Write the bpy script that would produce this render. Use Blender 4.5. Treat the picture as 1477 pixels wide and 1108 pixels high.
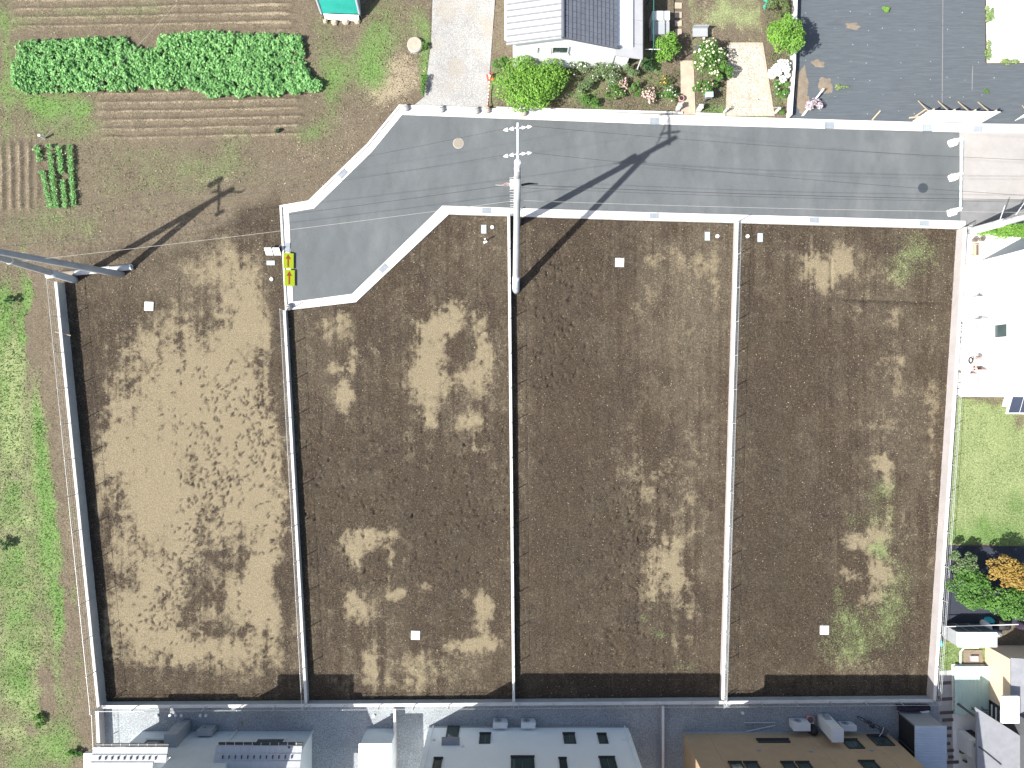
import bpy, math, random
import numpy as np
R = math.radians
random.seed(7); rng = np.random.default_rng(11)
sc = bpy.context.scene
COL = sc.collection
for o in list(bpy.data.objects): bpy.data.objects.remove(o)

# ------------------------------------------------------------------ camera, sky, sun, exposure
S, CX, CY = 25.0, 738.5, 554.0            # photograph pixels per metre on the ground, nadir pixel
H = 984.67 / S                            # flying height of the drone (24 mm equivalent lens)
cam = bpy.data.cameras.new('camera'); camo = bpy.data.objects.new('camera', cam); COL.objects.link(camo)
camo.location = (0, 0, H); camo.rotation_euler = (0, 0, 0)
cam.sensor_width = 36; cam.lens = 24.0; cam.clip_end = 2000
sc.camera = camo
SUN_EL = R(46.6); LX, LY = 0.878, 0.479   # ground direction in which shadows fall
w = bpy.data.worlds.new('World'); sc.world = w; w.use_nodes = True
nt = w.node_tree; nt.nodes.clear()
out = nt.nodes.new('ShaderNodeOutputWorld'); bg = nt.nodes.new('ShaderNodeBackground'); sky = nt.nodes.new('ShaderNodeTexSky')
sky.sky_type = 'NISHITA'; sky.sun_disc = False; sky.sun_elevation = SUN_EL
sky.sun_rotation = math.atan2(-LX, -LY); sky.air_density = 1.0; sky.dust_density = 2.5; sky.ozone_density = 0.35
bg.inputs['Strength'].default_value = 0.088
nt.links.new(sky.outputs[0], bg.inputs[0]); nt.links.new(bg.outputs[0], out.inputs[0])
sl = bpy.data.lights.new('sun', 'SUN'); so = bpy.data.objects.new('sun', sl); COL.objects.link(so)
sl.energy = 4.5; sl.angle = R(0.55); sl.color = (1.0, 0.97, 0.91)
from mathutils import Vector
d = Vector((LX * math.cos(SUN_EL), LY * math.cos(SUN_EL), -math.sin(SUN_EL)))
so.rotation_euler = d.to_track_quat('-Z', 'Y').to_euler(); so.location = (-30, -16, 40)
sc.view_settings.view_transform = 'Standard'; sc.view_settings.look = 'None'
sc.view_settings.gamma = 1.0; sc.view_settings.exposure = 1.05
sc.view_settings.use_curve_mapping = False

# ------------------------------------------------------------------ helpers
def g(px, py, z=0.0):                     # a point of the place from its photograph pixel and its height
    k = (H - z) / H / S
    return ((px - CX) * k, (CY - py) * k, z)
def P(px, py): return g(px, py)[:2]

class MB:
    def __init__(s): s.v = []; s.f = []
    def add(s, vs, fs):
        b = len(s.v); s.v += [tuple(v) for v in vs]; s.f += [tuple(b + i for i in f) for f in fs]; return s
    def hexa(s, p):                       # 4 bottom + 4 top, both counter-clockwise
        return s.add(p, [(3,2,1,0),(4,5,6,7),(0,1,5,4),(1,2,6,5),(2,3,7,6),(3,0,4,7)])
    def box(s, x0, x1, y0, y1, z0, z1):
        x0, x1 = min(x0,x1), max(x0,x1); y0, y1 = min(y0,y1), max(y0,y1)
        return s.hexa([(x0,y0,z0),(x1,y0,z0),(x1,y1,z0),(x0,y1,z0),(x0,y0,z1),(x1,y0,z1),(x1,y1,z1),(x0,y1,z1)])
    def obox(s, cx, cy, z0, z1, lx, ly, a=0.0):
        c, n = math.cos(a), math.sin(a)
        q = [(cx + c*u - n*v, cy + n*u + c*v) for u, v in ((-lx/2,-ly/2),(lx/2,-ly/2),(lx/2,ly/2),(-lx/2,ly/2))]
        return s.hexa([(x,y,z0) for x,y in q] + [(x,y,z1) for x,y in q])
    def prism(s, poly, z0, z1):
        a = sum(poly[i][0]*poly[(i+1)%len(poly)][1] - poly[(i+1)%len(poly)][0]*poly[i][1] for i in range(len(poly)))
        if a < 0: poly = poly[::-1]
        n = len(poly)
        return s.add([(x,y,z0) for x,y in poly] + [(x,y,z1) for x,y in poly],
                     [tuple(range(n-1,-1,-1)), tuple(range(n,2*n))] + [(i,(i+1)%n,n+(i+1)%n,n+i) for i in range(n)])
    def tube(s, pts, r0, r1=None, n=8, cap=True):
        r1 = r0 if r1 is None else r1
        pts = [Vector(p) for p in pts]; m = len(pts); b = len(s.v)
        for i, p in enumerate(pts):
            t = (pts[min(i+1,m-1)] - pts[max(i-1,0)]).normalized()
            u = t.cross(Vector((0,0,1)) if abs(t.z) < .9 else Vector((1,0,0))).normalized(); w_ = t.cross(u)
            r = r0 + (r1-r0)*i/max(1,m-1)
            for k in range(n):
                a = 2*math.pi*k/n; s.v.append(tuple(p + u*math.cos(a)*r + w_*math.sin(a)*r))
        for i in range(m-1):
            for k in range(n):
                s.f.append((b+i*n+k, b+i*n+(k+1)%n, b+(i+1)*n+(k+1)%n, b+(i+1)*n+k))
        if cap: s.f.append(tuple(b+k for k in range(n-1,-1,-1))); s.f.append(tuple(b+(m-1)*n+k for k in range(n)))
        return s
    def cyl(s, x, y, z0, z1, r0, r1=None, n=16): return s.tube([(x,y,z0),(x,y,z1)], r0, r1, n)
    def lathe(s, x, y, prof, n=16):       # prof: (r, z) from bottom to top
        b = len(s.v)
        for r, z in prof:
            for k in range(n): a = 2*math.pi*k/n; s.v.append((x+r*math.cos(a), y+r*math.sin(a), z))
        for i in range(len(prof)-1):
            for k in range(n): s.f.append((b+i*n+k, b+i*n+(k+1)%n, b+(i+1)*n+(k+1)%n, b+(i+1)*n+k))
        s.f.append(tuple(b+(len(prof)-1)*n+k for k in range(n))); return s
    def build(s, name, mat, parent=None, smooth=False):
        ox = parent_origin(parent)
        me = bpy.data.meshes.new(name)
        me.from_pydata([(x-ox[0],y-ox[1],z-ox[2]) for x,y,z in s.v], [], s.f); me.update()
        if smooth: me.polygons.foreach_set('use_smooth', [True]*len(me.polygons))
        me.materials.append(mat)
        o = bpy.data.objects.new(name, me); COL.objects.link(o)
        if parent: o.parent = parent
        return o
def parent_origin(p):
    x = Vector((0,0,0))
    while p is not None: x = x + p.location; p = p.parent
    return x
def tag(o, label=None, cat=None, group=None, kind=None):
    if label: o['label'] = label
    if cat: o['category'] = cat
    if group: o['group'] = group
    if kind: o['kind'] = kind
    return o
def thing(name, label, cat, loc=(0,0,0), group=None):
    o = bpy.data.objects.new(name, None); COL.objects.link(o); o.empty_display_size = .2
    o.location = (loc[0], loc[1], loc[2] if len(loc) > 2 else 0)
    return tag(o, label, cat, group)
def dup(root, loc, label=None):           # a copy of a thing with copies of its parts and sub-parts
    r = root.copy(); COL.objects.link(r); r.location = loc
    if label: r['label'] = label
    for ch in list(root.children):
        c = ch.copy(); COL.objects.link(c); c.parent = r
        for h in ch.children:
            e = h.copy(); COL.objects.link(e); e.parent = c
    return r

# ------------------------------------------------------------------ materials
MATS = {}
def mat(name, col, rough=.85, var=.12, scale=3.0, fine=.10, fscale=60.0, bump=0.0, bscale=80.0, metal=0.0, dirt=None, dscale=.8, damt=.5, stretch=None, spec=.3, trans=0.0):
    if name in MATS: return MATS[name]
    m = bpy.data.materials.new(name); m.use_nodes = True; MATS[name] = m
    n = m.node_tree.nodes; l = m.node_tree.links; n.clear()
    o = n.new('ShaderNodeOutputMaterial'); b = n.new('ShaderNodeBsdfPrincipled')
    l.new(b.outputs[0], o.inputs[0])
    b.inputs['Roughness'].default_value = rough; b.inputs['Metallic'].default_value = metal
    b.inputs['Specular IOR Level'].default_value = spec
    geo = n.new('ShaderNodeNewGeometry'); pos = geo.outputs['Position']
    if stretch:
        mp = n.new('ShaderNodeMapping'); mp.inputs['Scale'].default_value = stretch[:3]
        if len(stretch) > 3: mp.inputs['Rotation'].default_value = (0,0,stretch[3])
        l.new(pos, mp.inputs[0]); pos2 = mp.outputs[0]
    else: pos2 = pos
    def noise(sc_, det=5, p=pos):
        t = n.new('ShaderNodeTexNoise'); t.inputs['Scale'].default_value = sc_; t.inputs['Detail'].default_value = det
        t.inputs['Roughness'].default_value = .65; l.new(p, t.inputs['Vector']); return t.outputs[0]
    def mul(f, lo, hi, src):
        r = n.new('ShaderNodeMapRange'); r.inputs['From Min'].default_value = .3; r.inputs['From Max'].default_value = .7
        r.inputs['To Min'].default_value = lo; r.inputs['To Max'].default_value = hi; l.new(f, r.inputs[0])
        v = n.new('ShaderNodeMix'); v.data_type = 'RGBA'; v.blend_type = 'MULTIPLY'; v.inputs['Factor'].default_value = 1
        if isinstance(src, tuple): v.inputs[6].default_value = (*src, 1)
        else: l.new(src, v.inputs[6])
        l.new(r.outputs[0], v.inputs[7]); return v.outputs[2]
    c = mul(noise(scale, 6, pos2), 1-var, 1+var, tuple(col))
    if fine: c = mul(noise(fscale, 3), 1-fine, 1+fine, c)
    if dirt:
        r = n.new('ShaderNodeMapRange'); r.inputs['From Min'].default_value = .5; r.inputs['From Max'].default_value = .72
        r.inputs['To Max'].default_value = damt; l.new(noise(dscale, 8, pos2), r.inputs[0])
        v = n.new('ShaderNodeMix'); v.data_type = 'RGBA'; l.new(r.outputs[0], v.inputs['Factor']); l.new(c, v.inputs[6])
        v.inputs[7].default_value = (*dirt, 1); c = v.outputs[2]
    l.new(c, b.inputs['Base Color'])
    if bump:
        bp = n.new('ShaderNodeBump'); bp.inputs['Strength'].default_value = bump; bp.inputs['Distance'].default_value = .03
        l.new(noise(bscale, 4), bp.inputs['Height']); l.new(bp.outputs[0], b.inputs['Normal'])
    return m

def leaf_mat(name, lo, hi, trans=.42, rough=.5):
    m = bpy.data.materials.new(name); m.use_nodes = True; MATS[name] = m
    n = m.node_tree.nodes; l = m.node_tree.links; n.clear()
    o = n.new('ShaderNodeOutputMaterial'); b = n.new('ShaderNodeBsdfPrincipled'); b.inputs['Roughness'].default_value = rough
    b.inputs['Specular IOR Level'].default_value = .35
    a = n.new('ShaderNodeAttribute'); a.attribute_name = 'var'
    mx = n.new('ShaderNodeMix'); mx.data_type = 'RGBA'; mx.inputs[6].default_value = (*lo,1); mx.inputs[7].default_value = (*hi,1)
    l.new(a.outputs['Fac'], mx.inputs['Factor']); l.new(mx.outputs[2], b.inputs['Base Color'])
    t = n.new('ShaderNodeBsdfTranslucent'); l.new(mx.outputs[2], t.inputs['Color'])
    ms = n.new('ShaderNodeMixShader'); ms.inputs[0].default_value = trans
    l.new(b.outputs[0], ms.inputs[1]); l.new(t.outputs[0], ms.inputs[2]); l.new(ms.outputs[0], o.inputs[0])
    return m

def soil_mat():
    m = bpy.data.materials.new('earth'); m.use_nodes = True
    n = m.node_tree.nodes; l = m.node_tree.links; n.clear()
    o = n.new('ShaderNodeOutputMaterial'); b = n.new('ShaderNodeBsdfPrincipled'); l.new(b.outputs[0], o.inputs[0])
    b.inputs['Roughness'].default_value = .95; b.inputs['Specular IOR Level'].default_value = .1
    geo = n.new('ShaderNodeNewGeometry'); pos = geo.outputs['Position']
    def noise(s, det, rough=.6):
        t = n.new('ShaderNodeTexNoise'); t.inputs['Scale'].default_value = s; t.inputs['Detail'].default_value = det
        t.inputs['Roughness'].default_value = rough; l.new(pos, t.inputs['Vector']); return t.outputs[0]
    def rng_(f, a, b_, c=0., d_=1.):
        r = n.new('ShaderNodeMapRange'); r.inputs[1].default_value = a; r.inputs[2].default_value = b_
        r.inputs[3].default_value = c; r.inputs[4].default_value = d_; l.new(f, r.inputs[0]); return r.outputs[0]
    def mix(f, A, B, mode='MIX'):
        v = n.new('ShaderNodeMix'); v.data_type = 'RGBA'; v.blend_type = mode
        if isinstance(f, float): v.inputs[0].default_value = f
        else: l.new(f, v.inputs[0])
        for i, x in ((6,A),(7,B)):
            if isinstance(x, tuple): v.inputs[i].default_value = (*x,1)
            else: l.new(x, v.inputs[i])
        return v.outputs[2]
    def mth(op, A, B):
        v = n.new('ShaderNodeMath'); v.operation = op
        for i, x in ((0,A),(1,B)):
            if isinstance(x, float): v.inputs[i].default_value = x
            else: l.new(x, v.inputs[i])
        v.use_clamp = False; return v.outputs[0]
    def attr(nm):
        a = n.new('ShaderNodeAttribute'); a.attribute_name = nm
        s = n.new('ShaderNodeSeparateColor'); l.new(a.outputs['Color'], s.inputs[0]); return s.outputs
    A = attr('cover'); B = attr('soil')
    n1 = noise(2.2, 10, .72); n2 = noise(11, 8, .75); n3 = noise(45, 4, .7)
    f1 = rng_(n1, .3, .7); f2 = rng_(n2, .32, .68); f3 = rng_(n3, .3, .7)
    nL = noise(.35, 6, .6)
    dark = mix(rng_(nL,.35,.65), mix(f1, (.0262,.0204,.0168), (.0480,.0372,.0302)), mix(f1, (.0350,.0268,.0192), (.0580,.0440,.0310))); dark = mix(rng_(n2,.42,.75), dark, (.112,.087,.062)); dark = mix(rng_(n3,.60,.74), dark, (.17,.14,.105)); dark = mix(rng_(n2,.42,.28), dark, (.030,.025,.021))  # hollows between the clods darkened in the colour, as shade
    field = mix(f1, (.090,.073,.050), (.160,.131,.093)); field = mix(rng_(n2,.45,.72), field, (.24,.20,.147)); field = mix(rng_(n3,.58,.72), field, (.30,.26,.19)); field = mix(rng_(n2,.40,.27), field, (.060,.049,.035))  # field hollows get the same painted shade
    c = mix(B[0], dark, field)
    c = mix(A[2], c, (.030,.0245,.0195))
    fine = mth('ADD', mth('MULTIPLY', mth('SUBTRACT', n2, .5), 1.1), mth('MULTIPLY', mth('SUBTRACT', n3, .5), .55))
    df = rng_(mth('ADD', A[0], mth('MULTIPLY', fine, mth('MULTIPLY', mth('SUBTRACT', 1.25, A[0]), 1.1))), .10, 1.0)
    dryc = mix(f2, (.190,.156,.100), (.282,.237,.158))
    c = mix(df, c, dryc)
    sf = rng_(mth('ADD', B[1], mth('MULTIPLY', fine, 1.6)), .35, .75)
    c = mix(sf, c, mix(f3, (.26,.21,.14), (.40,.34,.24)))
    gf = rng_(mth('ADD', A[1], mth('MULTIPLY', fine, 1.2)), .25, .85)
    gc = mix(f2, (.075,.145,.040), (.190,.310,.095)); gc = mix(B[2], gc, mix(f2, (.21,.245,.11), (.33,.365,.185)))
    c = mix(gf, c, gc)
    c = mix(1.0, c, mix(f3, (.60,.60,.60), (1.36,1.36,1.36)), 'MULTIPLY')
    c = mix(1.0, c, mix(rng_(noise(22,4,.7),.35,.65), (.80,.80,.80), (1.18,1.18,1.18)), 'MULTIPLY')
    l.new(c, b.inputs['Base Color'])
    h = mth('ADD', mth('MULTIPLY', n2, 1.0), mth('MULTIPLY', n3, .55))
    bp = n.new('ShaderNodeBump'); bp.inputs['Strength'].default_value = .8; bp.inputs['Distance'].default_value = .05
    l.new(h, bp.inputs['Height']); l.new(bp.outputs[0], b.inputs['Normal'])
    return m
M_soil = soil_mat()
M_asph = mat('new_asphalt', (.114,.124,.130), .9, .12, .8, .34, 45, .6, 100, dirt=(.175,.184,.188), dscale=.45, damt=.6, stretch=(1,.5,1,R(-38)))
M_oldroad = mat('pale_worn_road', (.335,.318,.305), .9, .06, 1.5, .08, 60, .3, 120, dirt=(.27,.26,.25), dscale=.6)
M_oldasph = mat('worn_asphalt', (.19,.19,.192), .9, .15, 1.2, .2, 50, .4, 100, dirt=(.21,.21,.205))
M_kerb = mat('pale_concrete', (.62,.61,.585), .85, .08, 1.2, .06, 50, .15, 90, dirt=(.44,.425,.395), dscale=1.1, damt=.75)
M_conc = mat('grey_concrete', (.40,.395,.38), .9, .12, 1.5, .08, 50, .25, 80, dirt=(.30,.29,.275))
M_block = mat('block_wall_concrete', (.385,.40,.395), .9, .10, 1.5, .12, 40, .4, 60, dirt=(.25,.24,.23), dscale=1.2)
M_blocklit = mat('sunlit_block_concrete', (.40,.37,.365), .9, .10, 1.2, .10, 40, .3, 60, dirt=(.33,.30,.29))  # block concrete again, with the warmth of sunlight put into its colour
M_cope = mat('coping_concrete', (.62,.615,.60), .85, .08, 1.5, .05, 40, .15, 60, dirt=(.47,.46,.44))
M_fence = mat('galvanised_steel', (.50,.52,.53), .45, .05, 2, 0, metal=.3)
M_gravel = mat('grey_gravel', (.30,.325,.342), .95, .12, .8, .60, 22, 1.0, 22, dirt=(.27,.275,.285), dscale=.5, damt=.5)
M_drive = mat('drive_gravel', (.315,.31,.30), .95, .14, .7, .42, 22, .9, 26, dirt=(.31,.27,.21), dscale=.45, damt=.8)
M_white = mat('white_gravel', (.78,.77,.74), .95, .04, .8, .15, 30, .6, 30)
M_sheet = mat('weed_sheet', (.088,.101,.115), .85, .14, 3.5, .30, 48, .5, 40, dirt=(.130,.145,.155), dscale=2.2, damt=.5, stretch=(.30,3.2,1))
M_pole = mat('pole_concrete', (.38,.39,.395), .85, .12, 1.5, .08, 40, .1, 60, dirt=(.25,.255,.255))
M_polelo = mat('pole_guard', (.46,.50,.53), .6, .06, 2, .03)
M_steel = mat('bright_steel', (.66,.68,.70), .4, .05, 3, 0, metal=.4)
M_porc = mat('insulator_white', (.78,.79,.80), .35, .04, 3, 0)
M_black = mat('black_rubber', (.03,.03,.032), .7, .1, 3, .05)
M_cable = mat('cable_black', (.035,.035,.038), .6, .05, 3, 0)
M_cablew = mat('cable_pale', (.36,.35,.32), .6, .05, 3, 0)
M_wwall = mat('white_render', (.81,.84,.84), .85, .03, 1.0, .05, 60, .2, 90)
M_gwall = mat('pale_grey_siding', (.58,.62,.635), .85, .05, 1.5, .08, 60, .2, 90)
M_brown = mat('brown_siding', (.44,.315,.20), .85, .07, 1.5, .12, 60, .25, 90)
M_beige = mat('beige_siding', (.60,.47,.35), .85, .05, 1.2, .08, 60, .2, 90)
M_slate = mat('slate_tile', (.115,.125,.15), .6, .15, 2.5, .10, 40, .2, 60)
M_silver = mat('pale_metal_roof', (.43,.43,.44), .55, .08, 1.5, .04, 40, dirt=(.36,.355,.36))
M_lilac = mat('lilac_grey_tile', (.40,.415,.435), .7, .09, 2.0, .06, 40, dirt=(.33,.325,.34), stretch=(3,.3,1))
M_groof = mat('grey_roof_slate', (.235,.24,.26), .8, .10, 2.5, .12, 40, .3, 60)
M_blueroof = mat('bluish_roof_metal', (.48,.52,.58), .5, .06, 2.0, .03, 40)
M_glass = mat('window_glass', (.05,.075,.075), .08, .15, 1.5, 0, spec=.5)
M_frame = mat('dark_window_frame', (.05,.048,.046), .5, .05, 3, 0)
M_frameW = mat('white_window_frame', (.72,.72,.71), .5, .05, 3, 0)
M_bark = mat('bark', (.12,.09,.065), .95, .2, 6, .2, 50, .5, 60)
M_paint = mat('white_paint', (.80,.80,.79), .6, .03, 2, .02)
M_lid = mat('pale_blue_plastic', (.42,.62,.66), .5, .06, 5, .03)
M_iron = mat('cast_iron', (.045,.055,.065), .6, .15, 10, .15)
M_tan = mat('tan_cover', (.27,.235,.19), .85, .10, 6, .1)
M_brick = mat('beige_paving', (.41,.345,.27), .9, .12, 3, .12, 50, .2, 60, dirt=(.29,.24,.18))
M_pebble = mat('path_pebble_bed', (.40,.35,.275), .95, .14, 1.8, .35, 22, .8, 25, dirt=(.40,.35,.26))
M_pave = mat('white_apron_concrete', (.76,.755,.745), .85, .03, 1.0, .03)
M_grey = mat('grey_plastic', (.33,.345,.36), .6, .06, 4, .04)
M_dgrey = mat('dark_grey_metal', (.10,.105,.115), .6, .1, 4, .05)
M_acw = mat('ivory_enamel', (.68,.69,.69), .5, .05, 4, .02)
M_teal = mat('teal_tarpaulin', (.02,.27,.22), .5, .10, 2.0, .03, 40, .3, 6)
M_tealn = mat('turquoise_net', (.04,.50,.38), .7, .12, 8, .1)
M_red = mat('red_plastic', (.62,.09,.05), .5, .08, 5, .02)
M_redarrow = mat('brick_red_print', (.26,.055,.012), .6, .05, 5, .02)
M_yellow = mat('lime_yellow_sheet', (.34,.42,.02), .5, .04, 5, .02)
M_pink = mat('pink_plastic', (.72,.36,.33), .5, .06, 5, .02)
M_blue = mat('blue_tarpaulin', (.02,.10,.42), .45, .10, 3, .03, 40, .6, 5)
M_cyan = mat('cyan_tarpaulin', (.05,.45,.55), .45, .10, 3, .03, 40, .6, 5)
M_wood = mat('raw_timber', (.50,.40,.27), .85, .12, 4, .1)
M_deck = mat('pale_green_deck', (.42,.58,.54), .8, .07, 2, .05, dirt=(.36,.50,.47))
M_slot = mat('brown_sleeper', (.12,.095,.09), .9, .15, 4, .15)
M_purple = mat('dark_purple_cloth', (.035,.025,.045), .8, .1, 4, .05)
M_canvas = mat('grey_sheet_metal', (.30,.33,.37), .6, .08, 2, .05)
M_dirt = mat('spilled_earth', (.22,.18,.135), .95, .18, 3, .25, 40, .8, 40)
M_navy = mat('dark_mulch_sheet', (.035,.04,.055), .85, .15, 2, .2, 40, .5, 40)
M_panel = mat('dark_solar_glass', (.045,.055,.085), .35, .1, 3, .05)
L_lime = leaf_mat('leaf_lime', (.085,.20,.030), (.28,.52,.085))
L_green = leaf_mat('leaf_green', (0.059,0.145,0.029), (0.145,0.310,0.059))
L_deep = leaf_mat('leaf_deep', (0.029,0.086,0.033), (0.086,0.191,0.059))
L_crop = leaf_mat('leaf_crop', (.13,.32,.10), (.36,.66,.26), trans=.45)
L_olive = leaf_mat('leaf_olive', (0.079,0.119,0.040), (0.198,0.251,0.099))
L_grass = leaf_mat('leaf_grass', (.12,.22,.06), (.38,.47,.21))
L_gold = leaf_mat('leaf_gold', (.26,.165,.035), (.50,.36,.10))
L_dusty = leaf_mat('leaf_dusty', (0.099,0.165,0.066), (0.224,0.310,0.145))
L_straw = leaf_mat('leaf_straw', (.26,.21,.13), (.46,.39,.27), trans=.1)
F_white = leaf_mat('petal_white', (.70,.70,.66), (.85,.85,.82), trans=.2)
F_cream = leaf_mat('petal_cream', (.70,.68,.42), (.85,.84,.66), trans=.2)
F_pink = leaf_mat('petal_pink', (.60,.30,.32), (.82,.62,.58), trans=.2)
F_violet = leaf_mat('petal_violet', (.36,.22,.32), (.70,.62,.68), trans=.2)
F_orange = leaf_mat('petal_orange', (.70,.32,.03), (.85,.50,.06), trans=.2)

# ------------------------------------------------------------------ numpy noise, polygon test
TAB = rng.random((256,256))
def vnoise(x, y, seed=0):
    x = x + seed*17.31; y = y + seed*9.17
    xi = np.floor(x).astype(int); yi = np.floor(y).astype(int); fx = x-xi; fy = y-yi
    fx = fx*fx*(3-2*fx); fy = fy*fy*(3-2*fy)
    t = lambda a, b: TAB[a & 255, b & 255]
    return (t(xi,yi)*(1-fx)+t(xi+1,yi)*fx)*(1-fy) + (t(xi,yi+1)*(1-fx)+t(xi+1,yi+1)*fx)*fy
def fbm(x, y, s, octv=5, seed=0, rough=.55):
    a = 0; amp = 1; tot = 0
    for i in range(octv):
        a = a + amp*vnoise(x*s, y*s, seed+i*3); tot += amp; amp *= rough; s *= 2.03
    return a/tot
def sm(a, b, x):
    t = np.clip((x-a)/(b-a), 0, 1); return t*t*(3-2*t)
def inpoly(px, py, poly):
    r = np.zeros(px.shape, bool); n = len(poly)
    for i in range(n):
        x0, y0 = poly[i]; x1, y1 = poly[(i+1)%n]
        if y0 == y1: continue
        c = ((y0 > py) != (y1 > py)) & (px < (x1-x0)*(py-y0)/(y1-y0)+x0); r ^= c
    return r
def blob(px, py, lst):                    # soft ellipses: x, y, rx, ry, amount
    a = np.zeros(px.shape)
    for x, y, rx, ry, am in lst:
        q = ((px-x)/rx)**2 + ((py-y)/ry)**2
        a += am*np.exp(-q*1.05)
    return a

# ------------------------------------------------------------------ outlines of the place (photograph pixels on the ground plane)
K_out_n = [(404,297),(445,290),(530,208),(576,152),(945,166),(1385,179)]
K_in_n = [(417,307),(453,301),(536,220),(580,166),(945,179.5),(1385,191)]
K_out_w = [(404,297),(412,448)]; K_in_w = [(417,307),(423,435.5)]
K_out_s = [(412,448),(514,436),(648,309.5),(900,317.5),(1392,331)]
K_in_s = [(423,435.5),(508,424),(638,297),(900,305.5),(1392,319)]
ROAD = K_in_n + [(1385,319)] + K_in_s[::-1][1:]
DRIVE = [(632,-260),(622,60),(612,140),(596,153),(704,158),(704,150),(706,110),(714,0),(716,-260)]
SHEET = [(1150,-160),(1146,60),(1142,171),(1385,178),(1660,184),(1660,92),(1421,93),(1419,-160)]
WYARD = [(1421,-160),(1423,91),(1660,90),(1660,-160)]
GRAV = [(152,1017),(600,1014),(945,1011),(1338,1008),(1352,1012),(1372,1300),(140,1300)]
def in_overlay(px, py):
    r = np.zeros(px.shape, bool)
    full = K_out_n + [(1660,181),(1660,331)] + K_out_s[::-1]
    for p in (full, DRIVE, SHEET, WYARD, GRAV): r |= inpoly(px, py, p)
    return r

DRY = [  # dry crusted earth in the four plots
 (345,415,32,50,1.1),(300,395,35,28,.35),(360,470,30,40,.9),(250,520,75,70,.62),(185,520,40,40,.30),(345,560,55,70,.85),(250,620,60,80,.68),(175,610,30,60,.6),(200,700,55,80,.75),(250,760,45,70,.75),
 (375,690,36,90,1.05),(345,640,50,60,.75),(390,790,22,60,.9),(320,720,40,60,.6),(180,800,30,60,.55),(190,890,30,55,.85),(230,860,28,50,.5),(255,930,55,30,.7),(390,900,26,60,.9),(330,940,45,26,.75),(340,860,22,30,.55),(370,840,18,50,.6),(150,680,14,50,.5),
 (620,500,22,42,1.1),(612,555,24,30,1.1),(640,470,22,18,.95),(662,450,16,16,.8),(690,480,12,28,.8),(700,510,10,20,.7),(688,545,18,24,1.0),(660,545,20,16,.6),(625,600,14,16,.7),(685,610,20,16,.9),(692,640,10,14,.5),
 (470,475,14,24,.55),(497,465,9,26,.7),(505,515,9,20,.65),(490,535,22,8,.7),(498,570,12,26,.95),(540,500,30,22,.28),(700,650,20,10,.4),
 (515,778,24,16,1.0),(553,775,22,14,.9),(512,808,12,18,.6),(564,815,6,26,.6),(575,855,14,9,.7),(508,865,18,14,.55),(520,885,24,22,.5),(615,850,10,12,.6),(540,950,15,26,.7),(700,880,14,34,.85),(703,932,14,12,.9),(672,938,24,12,.8),(610,955,70,26,.45),(560,985,90,16,.35),(640,930,30,14,.35),(675,855,8,10,.5),
 (960,805,26,28,1.0),(985,835,22,24,.9),(945,850,18,18,.7),(990,880,20,16,.55),(940,770,20,12,.5),(985,925,22,14,.65),(935,700,30,40,.38),(960,660,12,30,.45),(990,730,26,70,.35),(905,650,24,60,.28),(1005,600,22,90,.30),(975,420,70,60,.28),(950,365,60,16,.35),(1010,380,20,20,.35),(915,440,30,14,.3),(1035,400,10,60,.3),
 (1180,385,26,32,1.0),(1222,380,18,26,1.0),(1195,410,14,14,.8),(1280,400,45,22,.38),(1240,440,22,20,.5),(1290,470,12,40,.45),(1280,520,26,10,.4),(1272,540,16,14,.5),(1110,375,50,40,.28),(1300,560,16,30,.35),(1340,560,12,90,.40),(1270,610,50,26,.25),
 (1270,665,14,16,1.1),(1276,690,9,30,.9),(1280,735,9,24,.6),(1238,785,24,16,1.0),(1258,820,20,18,1.0),(1268,835,14,12,.8),(1225,830,16,8,.8),(1255,860,26,8,.7),(1240,880,10,16,.6),(1265,770,14,14,.7),(1310,745,16,22,.5),(1180,805,8,10,.4),(1345,700,8,120,.35),
 (1250,960,90,20,.25),(160,950,20,30,.3),(755,600,10,200,.30),(420,700,8,200,.0)]
DAMP = [(300,780,16,50,.35),(285,850,24,34,.45),(330,900,12,30,.5),(405,480,16,150,.8),(405,640,9,60,.5),(412,860,10,60,.8),(130,700,14,260,.5),(170,440,60,26,.30),(230,480,16,16,.2),(170,520,22,18,.55),(165,740,22,40,.45),(185,830,20,34,.5),(580,720,110,60,.25),(470,700,30,120,.25),(640,780,80,60,.3),(820,480,60,90,.3),(820,720,70,160,.35),(1110,620,40,260,.35),(1130,860,60,120,.4),(600,560,4,4,.0),(650,520,14,14,.4),(680,500,12,14,.7),(1300,440,80,8,.5)]
PGREEN = [(1300,395,34,22,.40),(1330,360,30,30,.35),(1205,440,12,12,.15),(1262,715,14,22,.45),(1240,755,20,14,.45),(1262,795,14,16,.6),(1205,860,12,16,.5),(1230,905,46,34,.55),(1290,890,18,70,.35),(1220,945,50,30,.38),(1280,720,16,40,.35),(955,915,16,12,.6),(928,895,10,8,.6),(945,870,10,8,.4),(985,965,26,8,.4),(895,962,16,7,.35),(640,960,40,14,.32),(600,965,22,10,.2),(1245,650,30,30,.15),(560,990,60,10,.15)]
MEADOW = [(10,500,22,90,.7),(36,430,9,60,.8),(34,520,9,60,.55),(56,600,10,60,.9),(64,690,12,80,1.0),(72,780,12,80,1.0),(84,880,9,80,.95),(14,600,24,120,.75),(26,720,34,120,.65),(24,900,50,120,.8),(40,1010,60,60,.6),(8,430,12,30,.9),(95,1070,22,40,.45),(40,1090,60,40,.55),(108,860,6,30,.4),(105,740,6,26,.4),(112,960,8,40,.3),(8,60,10,200,.5)]
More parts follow.
